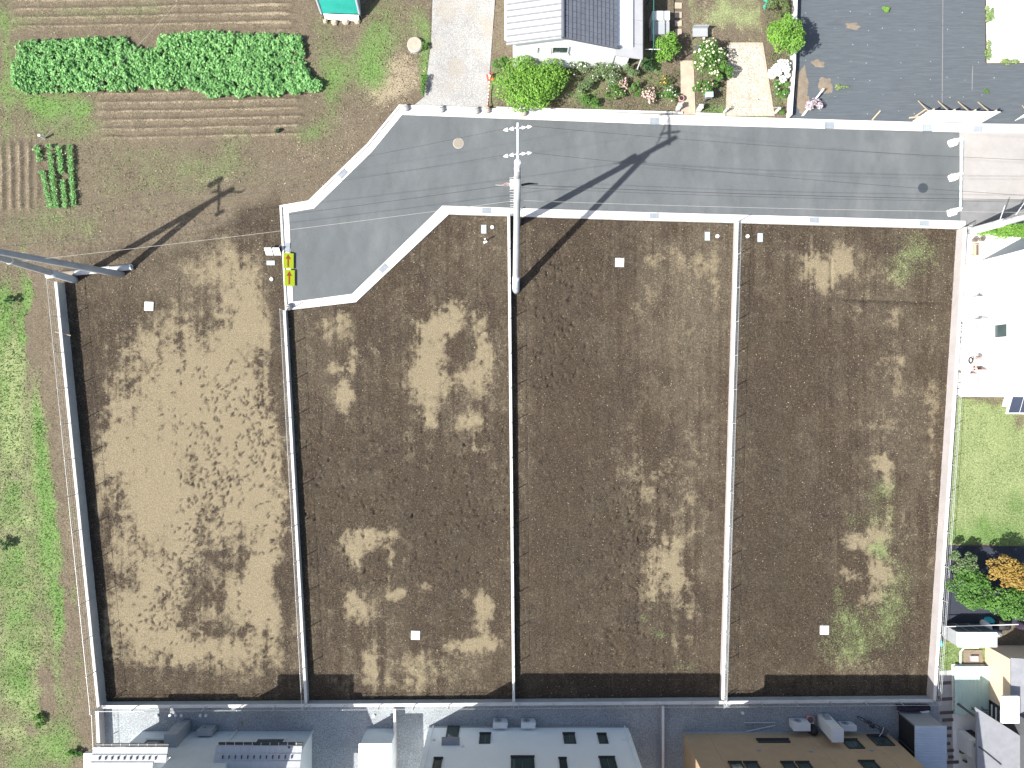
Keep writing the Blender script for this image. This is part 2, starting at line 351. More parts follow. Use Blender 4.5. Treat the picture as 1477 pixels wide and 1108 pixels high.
FGREEN = [(85,150,60,22,.75),(60,158,16,14,.6),(118,155,16,14,.5),(110,185,40,16,.4),(60,185,60,22,.3),(25,110,16,60,.35),(545,50,30,70,.45),(555,40,20,60,.3),(500,110,40,34,.35),(540,95,26,40,.55),(480,130,16,40,.5),(470,60,26,60,.42),(460,190,26,40,.35),(300,230,160,50,.10),(150,300,160,60,.12),(520,180,60,60,.06),(340,205,40,60,.25),(600,40,26,50,.40),(612,110,10,40,.8),(615,60,8,30,.5),(440,190,30,20,.3),(210,15,40,26,.3),(130,20,70,14,.35),(40,30,50,16,.35),(240,250,120,40,.28),(160,215,60,30,.15),(50,330,90,34,.25),(110,325,60,22,.2)]
LAWN = [(1365,574),(1660,574),(1660,788),(1356,786)]
LAWN2 = [(1352,925),(1424,925),(1424,968),(1350,968)]
GARD = [(716,60),(1146,60),(1142,172),(700,158)]
STUB = [(560,110,40,40,.42),(590,95,30,26,.4),(560,130,50,20,.4),(430,230,60,18,.28),(300,265,30,8,.5),(335,258,16,8,.4),(260,300,60,14,.15),(500,190,60,50,.25),(420,80,30,26,.25),(390,30,40,30,.25),(100,640,8,40,.35),(100,750,6,40,.35),(40,880,40,60,.3),(40,990,24,26,.5),(35,1010,16,14,.5),(75,1070,20,14,.4),(340,390,90,60,.18),(180,450,80,60,.22)]
def furrow(px, py):                       # hoed ridges of the vegetable field: height, crest mask
    z = np.zeros(px.shape); c = np.zeros(px.shape)
    wob = 3*(fbm(px/60, py/60, 1, 3, 5)-.5)
    for (x0,x1,y0,y1,per,vert) in ((140,438,128,205,12.5,0),(18,425,-60,44,12.5,0),(-20,60,205,305,13,1)):
        m = sm(x0-8,x0+14,px)*sm(x1+8,x1-14,px)*sm(y0-6,y0+8,py)*sm(y1+6,y1-8,py)
        t = ((px + .0*py) if vert else (py + .02*px)) + wob
        s = .5+.5*np.sin(2*np.pi*t/per); z += m*.11*s; c += m*s**2.5
    return z, c
def shade(X, Y):
    px = X*S+CX; py = CY-Y*S
    wx = px + 22*(fbm(X,Y,.55,4,1)-.5) + 9*(fbm(X,Y,2.2,3,2)-.5)
    wy = py + 22*(fbm(X,Y,.55,4,3)-.5) + 9*(fbm(X,Y,2.2,3,4)-.5)
    lot = (inpoly(px,py,[(84,330),(240,290),(330,270),(404,250),(412,448),(1384,335),(1380,331),(1335,1006),(152,1014)]) |
           inpoly(px,py,[(404,380),(420,300),(1384,300),(1340,1010),(410,1010)])).astype(float)
    topd = py - (402-(px-80)*.30) + 90*(fbm(X,Y,.6,4,71)-.5)
    lotf = lot*np.where(px < 414, sm(-30,34,topd), 1.0)
    streak = .6*fbm(X*2.6, Y*.16, 1, 4, 9) + .4*fbm(X*7.0+.4*np.sin(Y*.3), Y*.10, 1, 3, 19)
    n0 = fbm(X,Y,.9,6,6,.62); n1 = fbm(X,Y,3.0,4,8,.6)
    n3_ = fbm(X,Y,7.0,3,27,.6)
    dry = blob(wx,wy,DRY)*np.where(px < 740, 1.08, .86) + blob(wx,wy,[(270,640,110,190,.28),(300,870,100,90,.34),(620,520,90,90,.12),(1270,800,60,120,.15),(960,800,60,120,.12)]) - blob(wx,wy,DAMP)*.6
    n2_ = fbm(X,Y,.35,4,26)
    dry = dry*1.12 + (n0-.5)*1.7*np.clip(.35+dry,0,1) + (n1-.5)*1.5*np.clip(.3+dry,0,1) + (n3_-.5)*1.0*np.clip(.25+dry,0,1) + (streak-.5)*1.3*np.clip(.3+dry,0,1) + (n2_-.5)*.25
    halo = sm(-.10,.75, dry + (n3_-.5)*1.2 + (n1-.5)*1.2)*np.where(px < 740,.30,.20)*np.clip(.25+1.2*n2_,0,1)*np.clip(.2+2.0*(streak-.2),0,1.3)
    dry = np.maximum(sm(.06,1.10,dry)*.97, halo)*lotf
    damp = np.clip(blob(wx,wy,DAMP)*.7 + (n0-.5)*1.1 + (streak-.5)*2.6, 0, 1)*.6*lotf
    fz, fc = furrow(px, py)
    green = (blob(wx,wy,PGREEN)*.66 + blob(wx,wy,[(1290,820,70,160,.2),(990,700,50,250,.12),(1310,370,70,50,.15),(950,420,90,60,.08)]))*lotf*(.55+.9*n1) + (blob(wx,wy,MEADOW)*.85 + blob(wx,wy,FGREEN)*.85)*(1-lotf)
    straw = blob(wx,wy,STUB)*1.0
    left = sm(100,60,px)*sm(380,420,py)
    green = green + (n0-.5)*.7*np.clip(green*2,0,1) - blob(wx,wy,[(62,975,10,10,.9),(72,1005,10,18,.9),(20,690,14,10,.3),(50,470,8,60,.3),(40,1050,14,10,.4)])
    far = ((px < -20)|(py < -40)|(px > 1500)|(py > 1130)).astype(float)
    green = np.clip(np.maximum(green,0) + far*.35*n0, 0, 1)
    field = (1-lotf)*np.clip(.72+.45*n0,0,1)
    field = np.maximum(field, lotf*np.clip(blob(wx,wy,[(250,390,200,60,.6),(300,650,150,330,.45),(700,350,90,60,.5),(980,420,110,120,.6),(1000,620,60,330,.6),(1200,390,150,70,.45),(1290,650,90,300,.42),(600,960,150,40,.5),(470,520,90,70,.35),(680,560,70,120,.35),(1180,980,160,30,.4),(760,600,14,300,.5)]) + (n0-.5)*1.5 + (streak-.5)*2.0 + (n1-.5)*.5,0,1)*.62)
    pale = np.zeros(px.shape)
    lw = inpoly(px,py,LAWN); lw2 = inpoly(px,py,LAWN2)
    gl = np.clip(.82 + (n0-.5)*.3,0,1)
    green = np.where(lw|lw2, gl, green); pale = np.where(lw, np.clip(.80 - blob(wx,wy,[(1390,780,50,14,.6),(1450,770,40,20,.7),(1420,755,10,16,.6),(1470,725,14,18,.6),(1372,600,8,40,.4),(1365,770,14,26,.3)]) + (n0-.5)*.5,0,1), pale); pale = np.where(lw2,.35,pale)
    green = np.where(lw, np.clip(green - blob(wx,wy,[(1440,578,26,7,1.0),(1468,610,10,16,.7)]),0,1), green)
    gd = inpoly(px,py,GARD); green = np.where(gd, np.clip((n0-.40)*2.2,0,.75), green); field = np.where(gd, np.maximum(field,.85), field)
    kh = inpoly(px,py,[(985,-60),(1095,-60),(1100,66),(1000,66)])
    green = np.where(kh, np.clip(.42-blob(px,py,[(1060,50,34,14,.5),(1010,30,20,20,.2)])+(n0-.5)*1.4,0,1), green); pale = np.where(kh,.9,pale)
    straw = np.where(kh, .25+ (n1-.5)*.6, straw)
    pale = np.maximum(pale, lotf*.5)
    meadowpale = left*np.clip((fbm(X,Y,.5,4,14)-.36)*3.2,0,.85)*(1-lotf)*sm(.95,.55,blob(wx,wy,[(64,690,10,80,.9),(72,780,10,80,.9),(56,600,8,60,.9),(84,880,8,80,.9)])); pale = np.maximum(pale, meadowpale)
    straw = np.clip(straw + fc*.62 + (1-lotf)*(n1-.55)*.5, 0, 1)
    straw = np.where(lw, (n1-.5)*.5, straw)
    damp = np.clip(damp + sm(.35,.0,fc)*0, 0, 1)
    return px, py, dry, green, damp, field, straw, pale, lotf, fz, n0, n1

def sheet_mesh(name, xs, ys, zfun, ring=None, prints=False):
    X, Y = np.meshgrid(xs, ys); r = shade(X, Y); Z, r = zfun(X, Y, r)
    px, py, dry, green, damp, field, straw, pale = r[:8]
    nx, ny = len(xs), len(ys)
    co = np.stack([X,Y,Z],-1).reshape(-1,3)
    idx = np.arange(nx*ny).reshape(ny,nx)
    q = np.stack([idx[:-1,:-1],idx[:-1,1:],idx[1:,1:],idx[1:,:-1]],-1).reshape(-1,4)
    cA = np.stack([dry,green,damp,np.ones_like(dry)],-1).reshape(-1,4); cB = np.stack([field,straw,pale,np.ones_like(dry)],-1).reshape(-1,4)
    if ring:
        b = len(co); x0,x1,y0,y1 = xs[0],xs[-1],ys[0],ys[-1]
        co = np.concatenate([co, [(-ring,-ring,0),(ring,-ring,0),(ring,ring,0),(-ring,ring,0)]])
        c = [idx[0,0], idx[0,-1], idx[-1,-1], idx[-1,0]]
        q = np.concatenate([q, [(b,b+1,c[1],c[0]),(b+1,b+2,c[2],c[1]),(b+2,b+3,c[3],c[2]),(b+3,b,c[0],c[3])]])
        cA = np.concatenate([cA, [(0,.4,0,1)]*4]); cB = np.concatenate([cB, [(.8,0,.2,1)]*4])
    me = bpy.data.meshes.new(name)
    me.vertices.add(len(co)); me.vertices.foreach_set('co', co.astype(np.float32).ravel())
    me.loops.add(len(q)*4); me.loops.foreach_set('vertex_index', q.astype(np.int32).ravel())
    me.polygons.add(len(q)); me.polygons.foreach_set('loop_start', np.arange(0,len(q)*4,4,dtype=np.int32))
    me.polygons.foreach_set('loop_total', np.full(len(q),4,dtype=np.int32))
    me.update(calc_edges=True); me.polygons.foreach_set('use_smooth', np.ones(len(q),bool))
    for nm, c in (('cover',cA),('soil',cB)):
        a = me.color_attributes.new(nm, 'FLOAT_COLOR', 'POINT'); a.data.foreach_set('color', c.astype(np.float32).ravel())
    me.materials.append(M_soil)
    o = bpy.data.objects.new(name, me); COL.objects.link(o); return o

LX0, LX1, LY0, LY1 = g(62,0)[0], g(1392,0)[0], g(0,1016)[1], g(0,292)[1]
def z_ground(X, Y, r):
    px, py = r[0], r[1]; fz = r[9]; n0 = r[10]; n1 = r[11]
    Z = fz + (n0-.5)*.07 + (n1-.5)*.035
    edge = np.minimum.reduce([sm(-33,-30,X), sm(33,30,X), sm(-26,-23,Y), sm(26,23,Y)])
    dx = np.maximum(np.maximum(LX0-X, X-LX1), 0); dy = np.maximum(np.maximum(LY0-Y, Y-LY1), 0)
    near = sm(.05,.6,np.hypot(dx,dy)); Z = Z*edge*near
    ov = in_overlay(px,py); Z = np.where(ov, -.08, Z)
    ins = (X > LX0+.12)&(X < LX1-.12)&(Y > LY0+.12)&(Y < LY1-.12); Z = np.where(ins, -.35, Z)
    return Z, r
def z_lot(X, Y, r):
    r = list(r); px, py, dry, damp = r[0], r[1], r[2], r[4]; n0, n1 = r[10], r[11]
    n2 = fbm(X,Y,6.5,3,20,.6)
    rough = np.clip(1-dry*.8,.2,1)
    Z = (n0-.5)*.03 + (n1-.5)*.04*rough + (np.abs(n2-.5)*2)**1.5*.07*rough
    def stamp(cx, cy, ang, L, W, dep, dmp):
        x0 = np.searchsorted(X[0], cx-L); x1 = np.searchsorted(X[0], cx+L); y0 = np.searchsorted(Y[:,0], cy-L); y1 = np.searchsorted(Y[:,0], cy+L)
        if x1 <= x0 or y1 <= y0: return
        u = (X[y0:y1,x0:x1]-cx)*math.cos(ang)+(Y[y0:y1,x0:x1]-cy)*math.sin(ang); v = -(X[y0:y1,x0:x1]-cx)*math.sin(ang)+(Y[y0:y1,x0:x1]-cy)*math.cos(ang)
        m = np.clip(1.35*np.exp(-((u/(L*.5))**2+(v/(W*.5))**2)**1.5)-.1,0,1); Z[y0:y1,x0:x1] -= dep*m
        if dmp: r[2][y0:y1,x0:x1] *= 1-dmp*m; r[4][y0:y1,x0:x1] = np.maximum(r[4][y0:y1,x0:x1], .45*dmp*m)
    rr = random.Random(3)
    def walk(n, fx, dmp=.85, dep=.025):
        for _ in range(n):
            a, b = fx(); x, y = P(a, b)
            stamp(x, y, rr.gauss(1.2,.7), rr.uniform(.22,.34), rr.uniform(.10,.15), dep*rr.uniform(.6,1.2), dmp*rr.uniform(.6,1))
    walk(150, lambda: (rr.gauss(315,38), rr.uniform(520,720)))
    walk(120, lambda: (rr.uniform(290,408), rr.uniform(540,700)))
    walk(230, lambda: (lambda t: (320-95*t+rr.gauss(0,20), 680+230*t))(rr.random()))
    walk(130, lambda: (rr.uniform(260,350), rr.uniform(680,880)))
    walk(90, lambda: (rr.gauss(385,16), rr.uniform(560,800)))
    walk(40, lambda: (rr.uniform(150,400), rr.uniform(880,960)))
    walk(260, lambda: (rr.uniform(440,735), rr.uniform(600,840)), .5, .07)
    walk(200, lambda: (rr.gauss(905,30), rr.uniform(680,960)), .5, .07)
    walk(120, lambda: (rr.gauss(800,30), rr.uniform(360,560)), .5, .07)
    walk(140, lambda: (rr.uniform(1065,1340), rr.uniform(400,960)), .3, .04)
    # the shallow trench across the last plot and the sapling-row cut beside it
    Z -= .09*np.exp(-((py-432-.03*(px-1240))/3.2)**2)*sm(1195,1230,px)*sm(1372,1330,px)
    Z -= .06*np.exp(-((px-1199)/1.8)**2)*sm(368,378,py)*sm(425,412,py)
    e = np.minimum.reduce([sm(LX0,LX0+.35,X), sm(LX1,LX1-.35,X), sm(LY0,LY0+.35,Y), sm(LY1,LY1-.35,Y)])
    Z = Z*e + .004; Z = np.where(in_overlay(px,py), -.07, Z)
    return Z, r
ground = sheet_mesh('ground', np.arange(-34.0,34.5,.1), np.arange(-27.0,27.2,.1), z_ground, ring=300.0)
tag(ground, kind='structure')
plots = sheet_mesh('building_plot_ground', np.arange(LX0,LX1,.058), np.arange(LY0,LY1,.058), z_lot)
tag(plots, kind='structure')

# ------------------------------------------------------------------ road, kerbs, yards
def flat(name, poly, z, m, kind='structure', thick=None):
    mb = MB(); q = [P(*p) for p in poly]
    a = sum(q[i][0]*q[(i+1)%len(q)][1]-q[(i+1)%len(q)][0]*q[i][1] for i in range(len(q)))
    if a < 0: q = q[::-1]
    if thick: mb.prism(q, z-thick, z)
    else: mb.add([(x,y,z) for x,y in q], [tuple(range(len(q)))])
    return tag(mb.build(name, m), kind=kind)
flat('road', ROAD, .02, M_asph)
flat('worn_road', [(1383.5,191),(2600,205),(2600,286),(1383.5,289)], .0205, M_oldroad)
flat('worn_road_edge', [(1383.5,289.3),(2600,286.3),(2600,350),(1384,330)], .0195, M_oldasph)
flat('gravel_drive', DRIVE, .016, M_drive)
flat('weed_sheet_yard', SHEET, .02, M_sheet)
flat('white_gravel_yard', WYARD, .024, M_white)
flat('gravel_yard', GRAV, .012, M_gravel)
flat('apron', [(1386,331.5),(1660,331.5),(1660,574),(1369,572),(1381,392)], .016, M_pave)
flat('garden_path', [(981,88),(1000,88),(1003,166),(982,166)], .05, M_brick)
flat('pebble_path', [(1052,62),(1100,62),(1117,168),(1046,168),(1048,118)], .05, M_pebble)
flat('mulch_strip', [(1356,787),(1660,790),(1660,905),(1350,897)], .06, M_navy)
flat('side_path', [(1351,968),(1374,966),(1380,1300),(1361,1300)], .03, M_conc)
flat('pale_terrace', [(1372,958),(1423,958),(1424,1300),(1377,1300)], .034, M_pave)

def seg_pts(line):
    d = [0]
    for i in range(len(line)-1): d.append(d[-1]+math.hypot(line[i+1][0]-line[i][0], line[i+1][1]-line[i][1]))
    return d
kerb = tag(bpy.data.objects.new('kerb', None), kind='structure'); COL.objects.link(kerb)
GRATES = []
def kerb_run(inner, outer, z=.075, step=2.0):
    for i in range(len(inner)-1):
        a0, a1 = Vector(P(*inner[i])), Vector(P(*inner[i+1])); b0, b1 = Vector(P(*outer[i])), Vector(P(*outer[i+1]))
        L = (a1-a0).length; n = max(1, round(L/step)); gp = .006/L
        for k in range(n):
            t0, t1 = k/n + (gp if k else 0), (k+1)/n - (gp if k < n-1 else 0)
            p = [a0.lerp(a1,t0), a0.lerp(a1,t1), b0.lerp(b1,t1), b0.lerp(b1,t0)]
            inn = [p[0].lerp(p[3],.76), p[1].lerp(p[2],.76)]
            j = random.uniform(-.003,.003)
            mb = MB(); mb.prism([tuple(x) for x in (p[0],p[1],inn[1],inn[0])], -.05, .036+j)
            mb.prism([tuple(x) for x in (inn[0],inn[1],p[2],p[3])], -.05, z+.03+j)
            mb.build('gutter_block', M_kerb, kerb)
kerb_run(K_in_n, K_out_n); kerb_run(K_in_w, K_out_w); kerb_run(K_in_s, K_out_s)
kerb_run([(1385.5,191),(1660,194.5)], [(1385.5,179),(1660,182.5)])
M_grate = mat('blue_grey_grate', (.30,.335,.37), .6, .08, 4, .05)
def grate(px, py, ang, lx=.52, ly=.40):
    x, y = P(px,py); t = thing('drain_grate', 'drain', 'drain grate', (x,y,.04), 'drain covers set in the kerb')
    c, s_ = math.cos(ang), math.sin(ang)
    MB().obox(x,y,.040,.052,lx,ly,ang).build('tray', M_dgrey, t)
    for k in range(7):
        u = (k-3)*lx/7.4; MB().obox(x+c*u, y+s_*u, .0525,.064,.052,ly*.94,ang).build('bar', M_grate, t)
    return t
gl = [(944,175.5,0,'in the far kerb opposite the tip of the pole shadow'),(1196,181,0,'in the far kerb beside the violet flowers'),(1337,185,0,'in the far kerb below the white hoarding'),(1410,185.5,0,'in the kerb of the pale worn road'),
      (702,305,0,'in the near kerb just left of the utility pole'),(943,313,0,'in the near kerb above the plot with the pale marker plate'),(1174,319,0,'in the near kerb above the double dry patch'),(1333,324,0,'in the near kerb near the east corner'),(554,388,.82,'in the slanting kerb of the turning head'),(494,250,.80,'in the slanting kerb beside the field'),(414,357,1.53,'in the short west kerb above the arrow boards')]
for a in gl: grate(*a[:3])['label'] = 'grey steel drain grate ' + a[3]

# ------------------------------------------------------------------ walls and fences
def wall(name, label, pts, h, thick, m, side, copem=None, step=2.0, z0=-.3):
    """pts: ground line (pixels) of the visible face; side +1: the wall body lies to the left of the run direction"""
    A = [Vector(P(*p)) for p in pts]; t = thing(name, label, 'wall', (A[0].x, A[0].y, 0))
    ends = []
    for i in range(len(A)-1):
        a, b = A[i], A[i+1]; d_ = (b-a).normalized(); nrm = Vector((-d_.y, d_.x))*side*thick
        body = MB().prism([tuple(a), tuple(b), tuple(b+nrm), tuple(a+nrm)], z0, h-.06).build('wall_body', m, t)
        L = (b-a).length; n = max(1, round(L/step)); e = nrm.normalized()*.006
        for k in range(n):
            p, q = a.lerp(b, k/n+.004/L), a.lerp(b, (k+1)/n-.004/L)
            MB().prism([tuple(p-e), tuple(q-e), tuple(q+nrm+e), tuple(p+nrm+e)], h-.06, h+random.uniform(-.003,.003)).build('coping', copem or M_cope, t)
        ends.append((a+nrm*.5, b+nrm*.5))
    return t, ends
def fence(label, ends, zb, hf, step=2.0, cat='fence'):
    a0 = ends[0][0]; t = thing('mesh_fence', label, cat, (a0.x, a0.y, zb), 'wire mesh fences on the plot walls')
    for (a, b) in ends:
        L = (b-a).length; n = max(1, round(L/step)); d_ = (b-a)/L
        MB().tube([(a.x,a.y,zb+hf),(b.x,b.y,zb+hf)], .010, n=6).build('top_rail', M_fence, t)
        for k in range(n+1):
            p = a.lerp(b, k/n); MB().obox(p.x,p.y,zb-.02,zb+hf+.02,.036,.036,math.atan2(d_.y,d_.x)).build('post', M_fence, t)
            if k < n:
                q = a.lerp(b,(k+1)/n); mb = MB()
                for zz in (.05,.24,.43,.62):
                    if zz < hf-.05: mb.tube([(p.x,p.y,zb+zz),(q.x,q.y,zb+zz)], .0035, n=3, cap=False)
                m_ = int((q-p).length/.2)
                for j in range(1,m_):
                    r_ = p.lerp(q,j/m_); mb.tube([(r_.x,r_.y,zb+.03),(r_.x,r_.y,zb+hf)], .0018, n=3, cap=False)
                mb.build('mesh_panel', M_fence, t)
    return t
wl = [(93.5,409),(123.5,710),(154,1012)]
t, e = wall('block_wall', 'tall grey block wall along the meadow on the left edge of the plots', wl, .70, .14, M_block, -1); fence('wire mesh fence on the wall beside the meadow', e, .70, .75)
t, e = wall('block_wall', 'low block wall between the driest plot and the plot with the kerb corner', [(415,449),(446,1010)], .42, .13, M_block, -1); fence('wire mesh fence on the wall running down from the arrow boards', e, .42, .75)
t, e = wall('block_wall', 'low pale block wall running down from the strutted utility pole', [(735.5,311.5),(742.7,1008)], .42, .14, M_block, -1); fence('wire mesh fence on the wall running down from the strutted utility pole', e, .42, .72)
t, e = wall('block_wall', 'low pale block wall between the plot shaded by houses and the trenched plot', [(1058.2,322.5),(1048.3,657),(1037.6,1006)], .42, .14, M_blocklit, 1); fence('wire mesh fence on the wall left of the trenched plot', e, .42, .75)
t, e = wall('block_wall', 'long grey block wall at the foot of the plots behind the houses', [(154,1012),(600,1009),(945,1006.4),(1338,1003)], .50, .16, M_block, -1); fence('wire mesh fence along the backs of the houses at the foot of the plots', e, .50, .55)
t, e = wall('block_wall', 'sunlit pinkish block wall on the right edge of the plots beside the lawn', [(1379.5,332),(1361.5,620),(1336,1003)], .68, .15, M_blocklit, 1); fence('wire mesh fence on the sunlit wall beside the lawn', e, .68, .55)
t, e = wall('block_wall', 'short block wall between gravel yard and meadow beside the tiled house', [(150,1019),(163,1300)], .55, .16, M_blocklit, -1); fence('short wire mesh fence beside the gravel yard of the tiled house', e, .55, .5)
wall('block_wall', 'thin divider wall between the tiled house and the white house', [(573,1016),(573,1300)], .55, .12, M_blocklit, -1)
wall('block_wall', 'thin divider wall between the white house and the brown house', [(955,1012),(955,1300)], .55, .12, M_blocklit, -1)
wall('garden_wall', 'narrow white garden wall beside the black sheet yard', [(1134,171),(1139,100),(1146,-160)], .55, .12, M_kerb, -1)
wall('edging', 'low stone edging of the flower garden along the kerb', [(716,158.2),(984,165.5)], .16, .1, M_conc, 1, step=.6)
wall('edging', 'low stone edging beside the pebble path entrance', [(1003,166.5),(1045,168.4)], .16, .1, M_conc, 1, step=.6)
wall('edging', 'thin white edging along the far end of the pale worn road', [(1392,331.5),(1404,331.9)], .2, .1, M_kerb, 1)

# ------------------------------------------------------------------ vegetation
def leaf_cloud(name, pts, nrm, size, m, parent=None, aspect=.6, seed=0, lowvar=None):
    """many small folded leaves (two triangles each) at pts"""
    r = np.random.default_rng(seed+1); n = len(pts)
    nr = nrm/np.linalg.norm(nrm,axis=1,keepdims=True)
    t = np.cross(nr, r.normal(size=(n,3))); t /= np.linalg.norm(t,axis=1,keepdims=True)+1e-9
    b = np.cross(nr, t); sz = size*r.uniform(.6,1.3,(n,1))
    a0 = pts - t*sz*.5; a2 = pts + t*sz*.5 - nr*sz*.15
    a1 = pts + b*sz*aspect*.5 + nr*sz*.1; a3 = pts - b*sz*aspect*.5 + nr*sz*.1
    co = np.stack([a0,a1,a2,a3],1).reshape(-1,3); ox = parent_origin(parent); co = co - np.array(ox)
    q = np.arange(n*4).reshape(n,4); tri = np.concatenate([q[:,[0,1,2]],q[:,[0,2,3]]])
    me = bpy.data.meshes.new(name)
    me.vertices.add(len(co)); me.vertices.foreach_set('co', co.astype(np.float32).ravel())
    me.loops.add(len(tri)*3); me.loops.foreach_set('vertex_index', tri.astype(np.int32).ravel())
    me.polygons.add(len(tri)); me.polygons.foreach_set('loop_start', np.arange(0,len(tri)*3,3,dtype=np.int32)); me.polygons.foreach_set('loop_total', np.full(len(tri),3,dtype=np.int32))
    me.update(calc_edges=True)
    v = r.beta(2,2,n) if lowvar is None else np.clip(lowvar + r.normal(0,.18,n),0,1)
    a = me.attributes.new('var','FLOAT','POINT'); a.data.foreach_set('value', np.repeat(v,4).astype(np.float32))
    me.materials.append(m); o = bpy.data.objects.new(name, me); COL.objects.link(o)
    if parent: o.parent = parent
    return o
def lobes_of(cx, cy, rx, ry, zc, rz, n, rr):
    L = []
    n = int(n*1.35)
    for k in range(n):
        a = rr.uniform(0,2*math.pi); d_ = math.sqrt(rr.random())*.80
        s_ = rr.uniform(.22,.42)*(1.12-.35*d_); z = zc + rz*(.55*(1-d_*d_) + rr.uniform(-.35,.2))
        L.append((cx+math.cos(a)*d_*rx, cy+math.sin(a)*d_*ry, z, rx*s_, ry*s_, rz*s_*1.1))
    return L
def sample_lobes(L, n, r):
    w_ = np.array([a[3]*a[4] for a in L]); k = r.choice(len(L), n, p=w_/w_.sum()); A = np.array(L)[k]
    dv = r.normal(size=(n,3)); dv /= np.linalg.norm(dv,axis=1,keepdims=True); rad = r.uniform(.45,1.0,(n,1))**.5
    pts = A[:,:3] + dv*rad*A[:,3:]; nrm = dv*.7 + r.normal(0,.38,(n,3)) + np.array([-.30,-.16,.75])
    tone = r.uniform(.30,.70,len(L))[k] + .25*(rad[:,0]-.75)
    return pts, nrm, tone
SEED = [100]
def plant(name, label, cat, px, py, rx, ry, h, m, n=1400, size=.11, nl=14, stem=True, flower=None, nf=120, fs=.09, group=None, base=.15, parts=('stem','crown')):
    SEED[0] += 1; rr = random.Random(SEED[0]); r = np.random.default_rng(SEED[0])
    zc = h*(.5+base*.5); k = (H-zc)/H/S; x, y = (px-CX)*k, (CY-py)*k; rx, ry = rx/S*(H-zc)/H, ry/S*(H-zc)/H
    t = thing(name, label, cat, (x,y,0), group); rz = h*(1-base)*.55
    L = lobes_of(x,y,rx,ry,zc,rz,nl,rr)
    mb = MB(); mb.tube([(x,y,-.05),(x+.02,y+.01,h*.3),(x,y,h*.55)], .02+.018*h, .012+.008*h, 7)
    for a in L[:6]: mb.tube([(x,y,h*.22),((x+a[0])/2,(y+a[1])/2,h*.38),(a[0],a[1],a[2])], .012+.006*h, .006, 5)
    mb.build(parts[0], M_bark, t)
    pts, nrm, tone = sample_lobes(L, n, r); pts[:,2] = np.maximum(pts[:,2], .03)
    leaf_cloud(parts[1], pts, nrm, size, m, t, seed=SEED[0], lowvar=tone)
    if flower:
        p2, n2, _ = sample_lobes([(a[0],a[1],a[2]+.05,a[3]*1.03,a[4]*1.03,a[5]*1.05) for a in L], nf, r)
        n2[:,2] = np.abs(n2[:,2])+.5; p2[:,2] += .03
        tag(leaf_cloud('flowers', p2, n2, fs, flower, t, aspect=.95, seed=SEED[0]+50), kind='stuff')
    return t
G1 = 'shrubs and flowers of the front garden'
TB = dict(parts=('trunk','crown'))
plant('garden_shrub','large rounded lime green shrub at the garden corner by the drive','shrub',764,119,56,42,1.8,L_lime,8200,.125,40,group=G1)
plant('garden_shrub','small dark green shrub behind the large lime shrub beside the drive','shrub',722,93,13,12,1.0,L_green,700,.10,8,group=G1)
plant('flower_bush','sparse grey green bush with white blooms beside the white gable wall','bush',836,100,18,16,.9,L_dusty,620,.09,10,flower=F_white,nf=60,fs=.07,group=G1)
plant('flower_bush','leafy dusty green bush in the middle of the flower bed','bush',873,108,26,20,1.0,L_dusty,1300,.10,14,flower=F_white,nf=40,fs=.07,group=G1)
plant('flower_bush','bushy green plant at the kerb just right of the lime shrub','bush',849,146,14,11,.7,L_green,600,.10,9,group=G1)
plant('flower_bush','grey green bush between lime shrub and the flower bed middle','bush',843,124,17,14,.8,L_dusty,700,.10,9,group=G1)
plant('flower_bush','green bush with a few pink blooms left of the bare garden soil','bush',886,131,18,13,.7,L_green,720,.10,9,flower=F_pink,nf=20,fs=.08,group=G1)
plant('flower_bush','purple leaved bush with pink blooms beside the narrow green bush','bush',897,123,10,11,.7,L_olive,260,.09,6,flower=F_pink,nf=60,fs=.08,group=G1)
plant('flower_bush','narrow upright green bush in front of the bare garden soil','bush',916,131,9,14,.9,L_green,480,.09,8,group=G1)
plant('flower_bush','straggly bush covered with cream and pink roses near the kerb','bush',936,139,14,16,.7,L_olive,420,.09,9,flower=F_pink,nf=110,fs=.09,group=G1)
plant('flower_bush','grey green bush against the corner of the white house porch','bush',908,102,14,14,1.0,L_dusty,520,.09,8,group=G1)
plant('clipped_shrub','small clipped dark green ball shrub beside the porch roof','shrub',934,95,12,12,1.0,L_deep,900,.08,10,group=G1)
plant('round_shrub','rounded green shrub with yellowish tips beside the grey garden bench','shrub',961,71,22,22,1.6,L_lime,2400,.10,18,group=G1)
plant('flower_bush','green bush with white blooms at the left edge of the garden path','bush',966,136,15,13,.7,L_green,700,.09,9,flower=F_white,nf=30,fs=.07,group=G1)
plant('flower_bush','low pale green plants right of the clipped ball shrub','bush',956,115,18,10,.5,L_olive,420,.09,8,flower=F_orange,nf=9,fs=.10,group=G1)
plant('rose_bush','large rose bush full of cream blooms beside the pebble path','bush',1024,85,27,30,1.6,L_green,2300,.10,18,flower=F_cream,nf=120,fs=.13,group=G1)
plant('garden_shrub','green shrub shading the pebble path below the cream rose bush','shrub',1043,104,15,17,1.2,L_green,1100,.10,10,group=G1)
plant('flower_bush','leafy bush with a few salmon blooms beside the letter box','bush',1017,128,19,14,.9,L_green,1000,.10,10,flower=F_pink,nf=22,fs=.10,group=G1)
plant('garden_tree','bright green tree overhanging the white garden wall and the black sheet yard','tree',1133,55,27,33,2.6,L_lime,3600,.12,24,group=G1,base=.35,**TB)
plant('flower_bush','dense mass of white flowers below the bright green garden tree','bush',1124,103,17,20,.9,L_dusty,400,.09,10,flower=F_white,nf=620,fs=.13,group=G1)
plant('flower_bush','leafy green plants at the lower end of the white garden wall','bush',1127,128,12,15,.7,L_green,650,.10,8,flower=F_white,nf=10,fs=.08,group=G1)
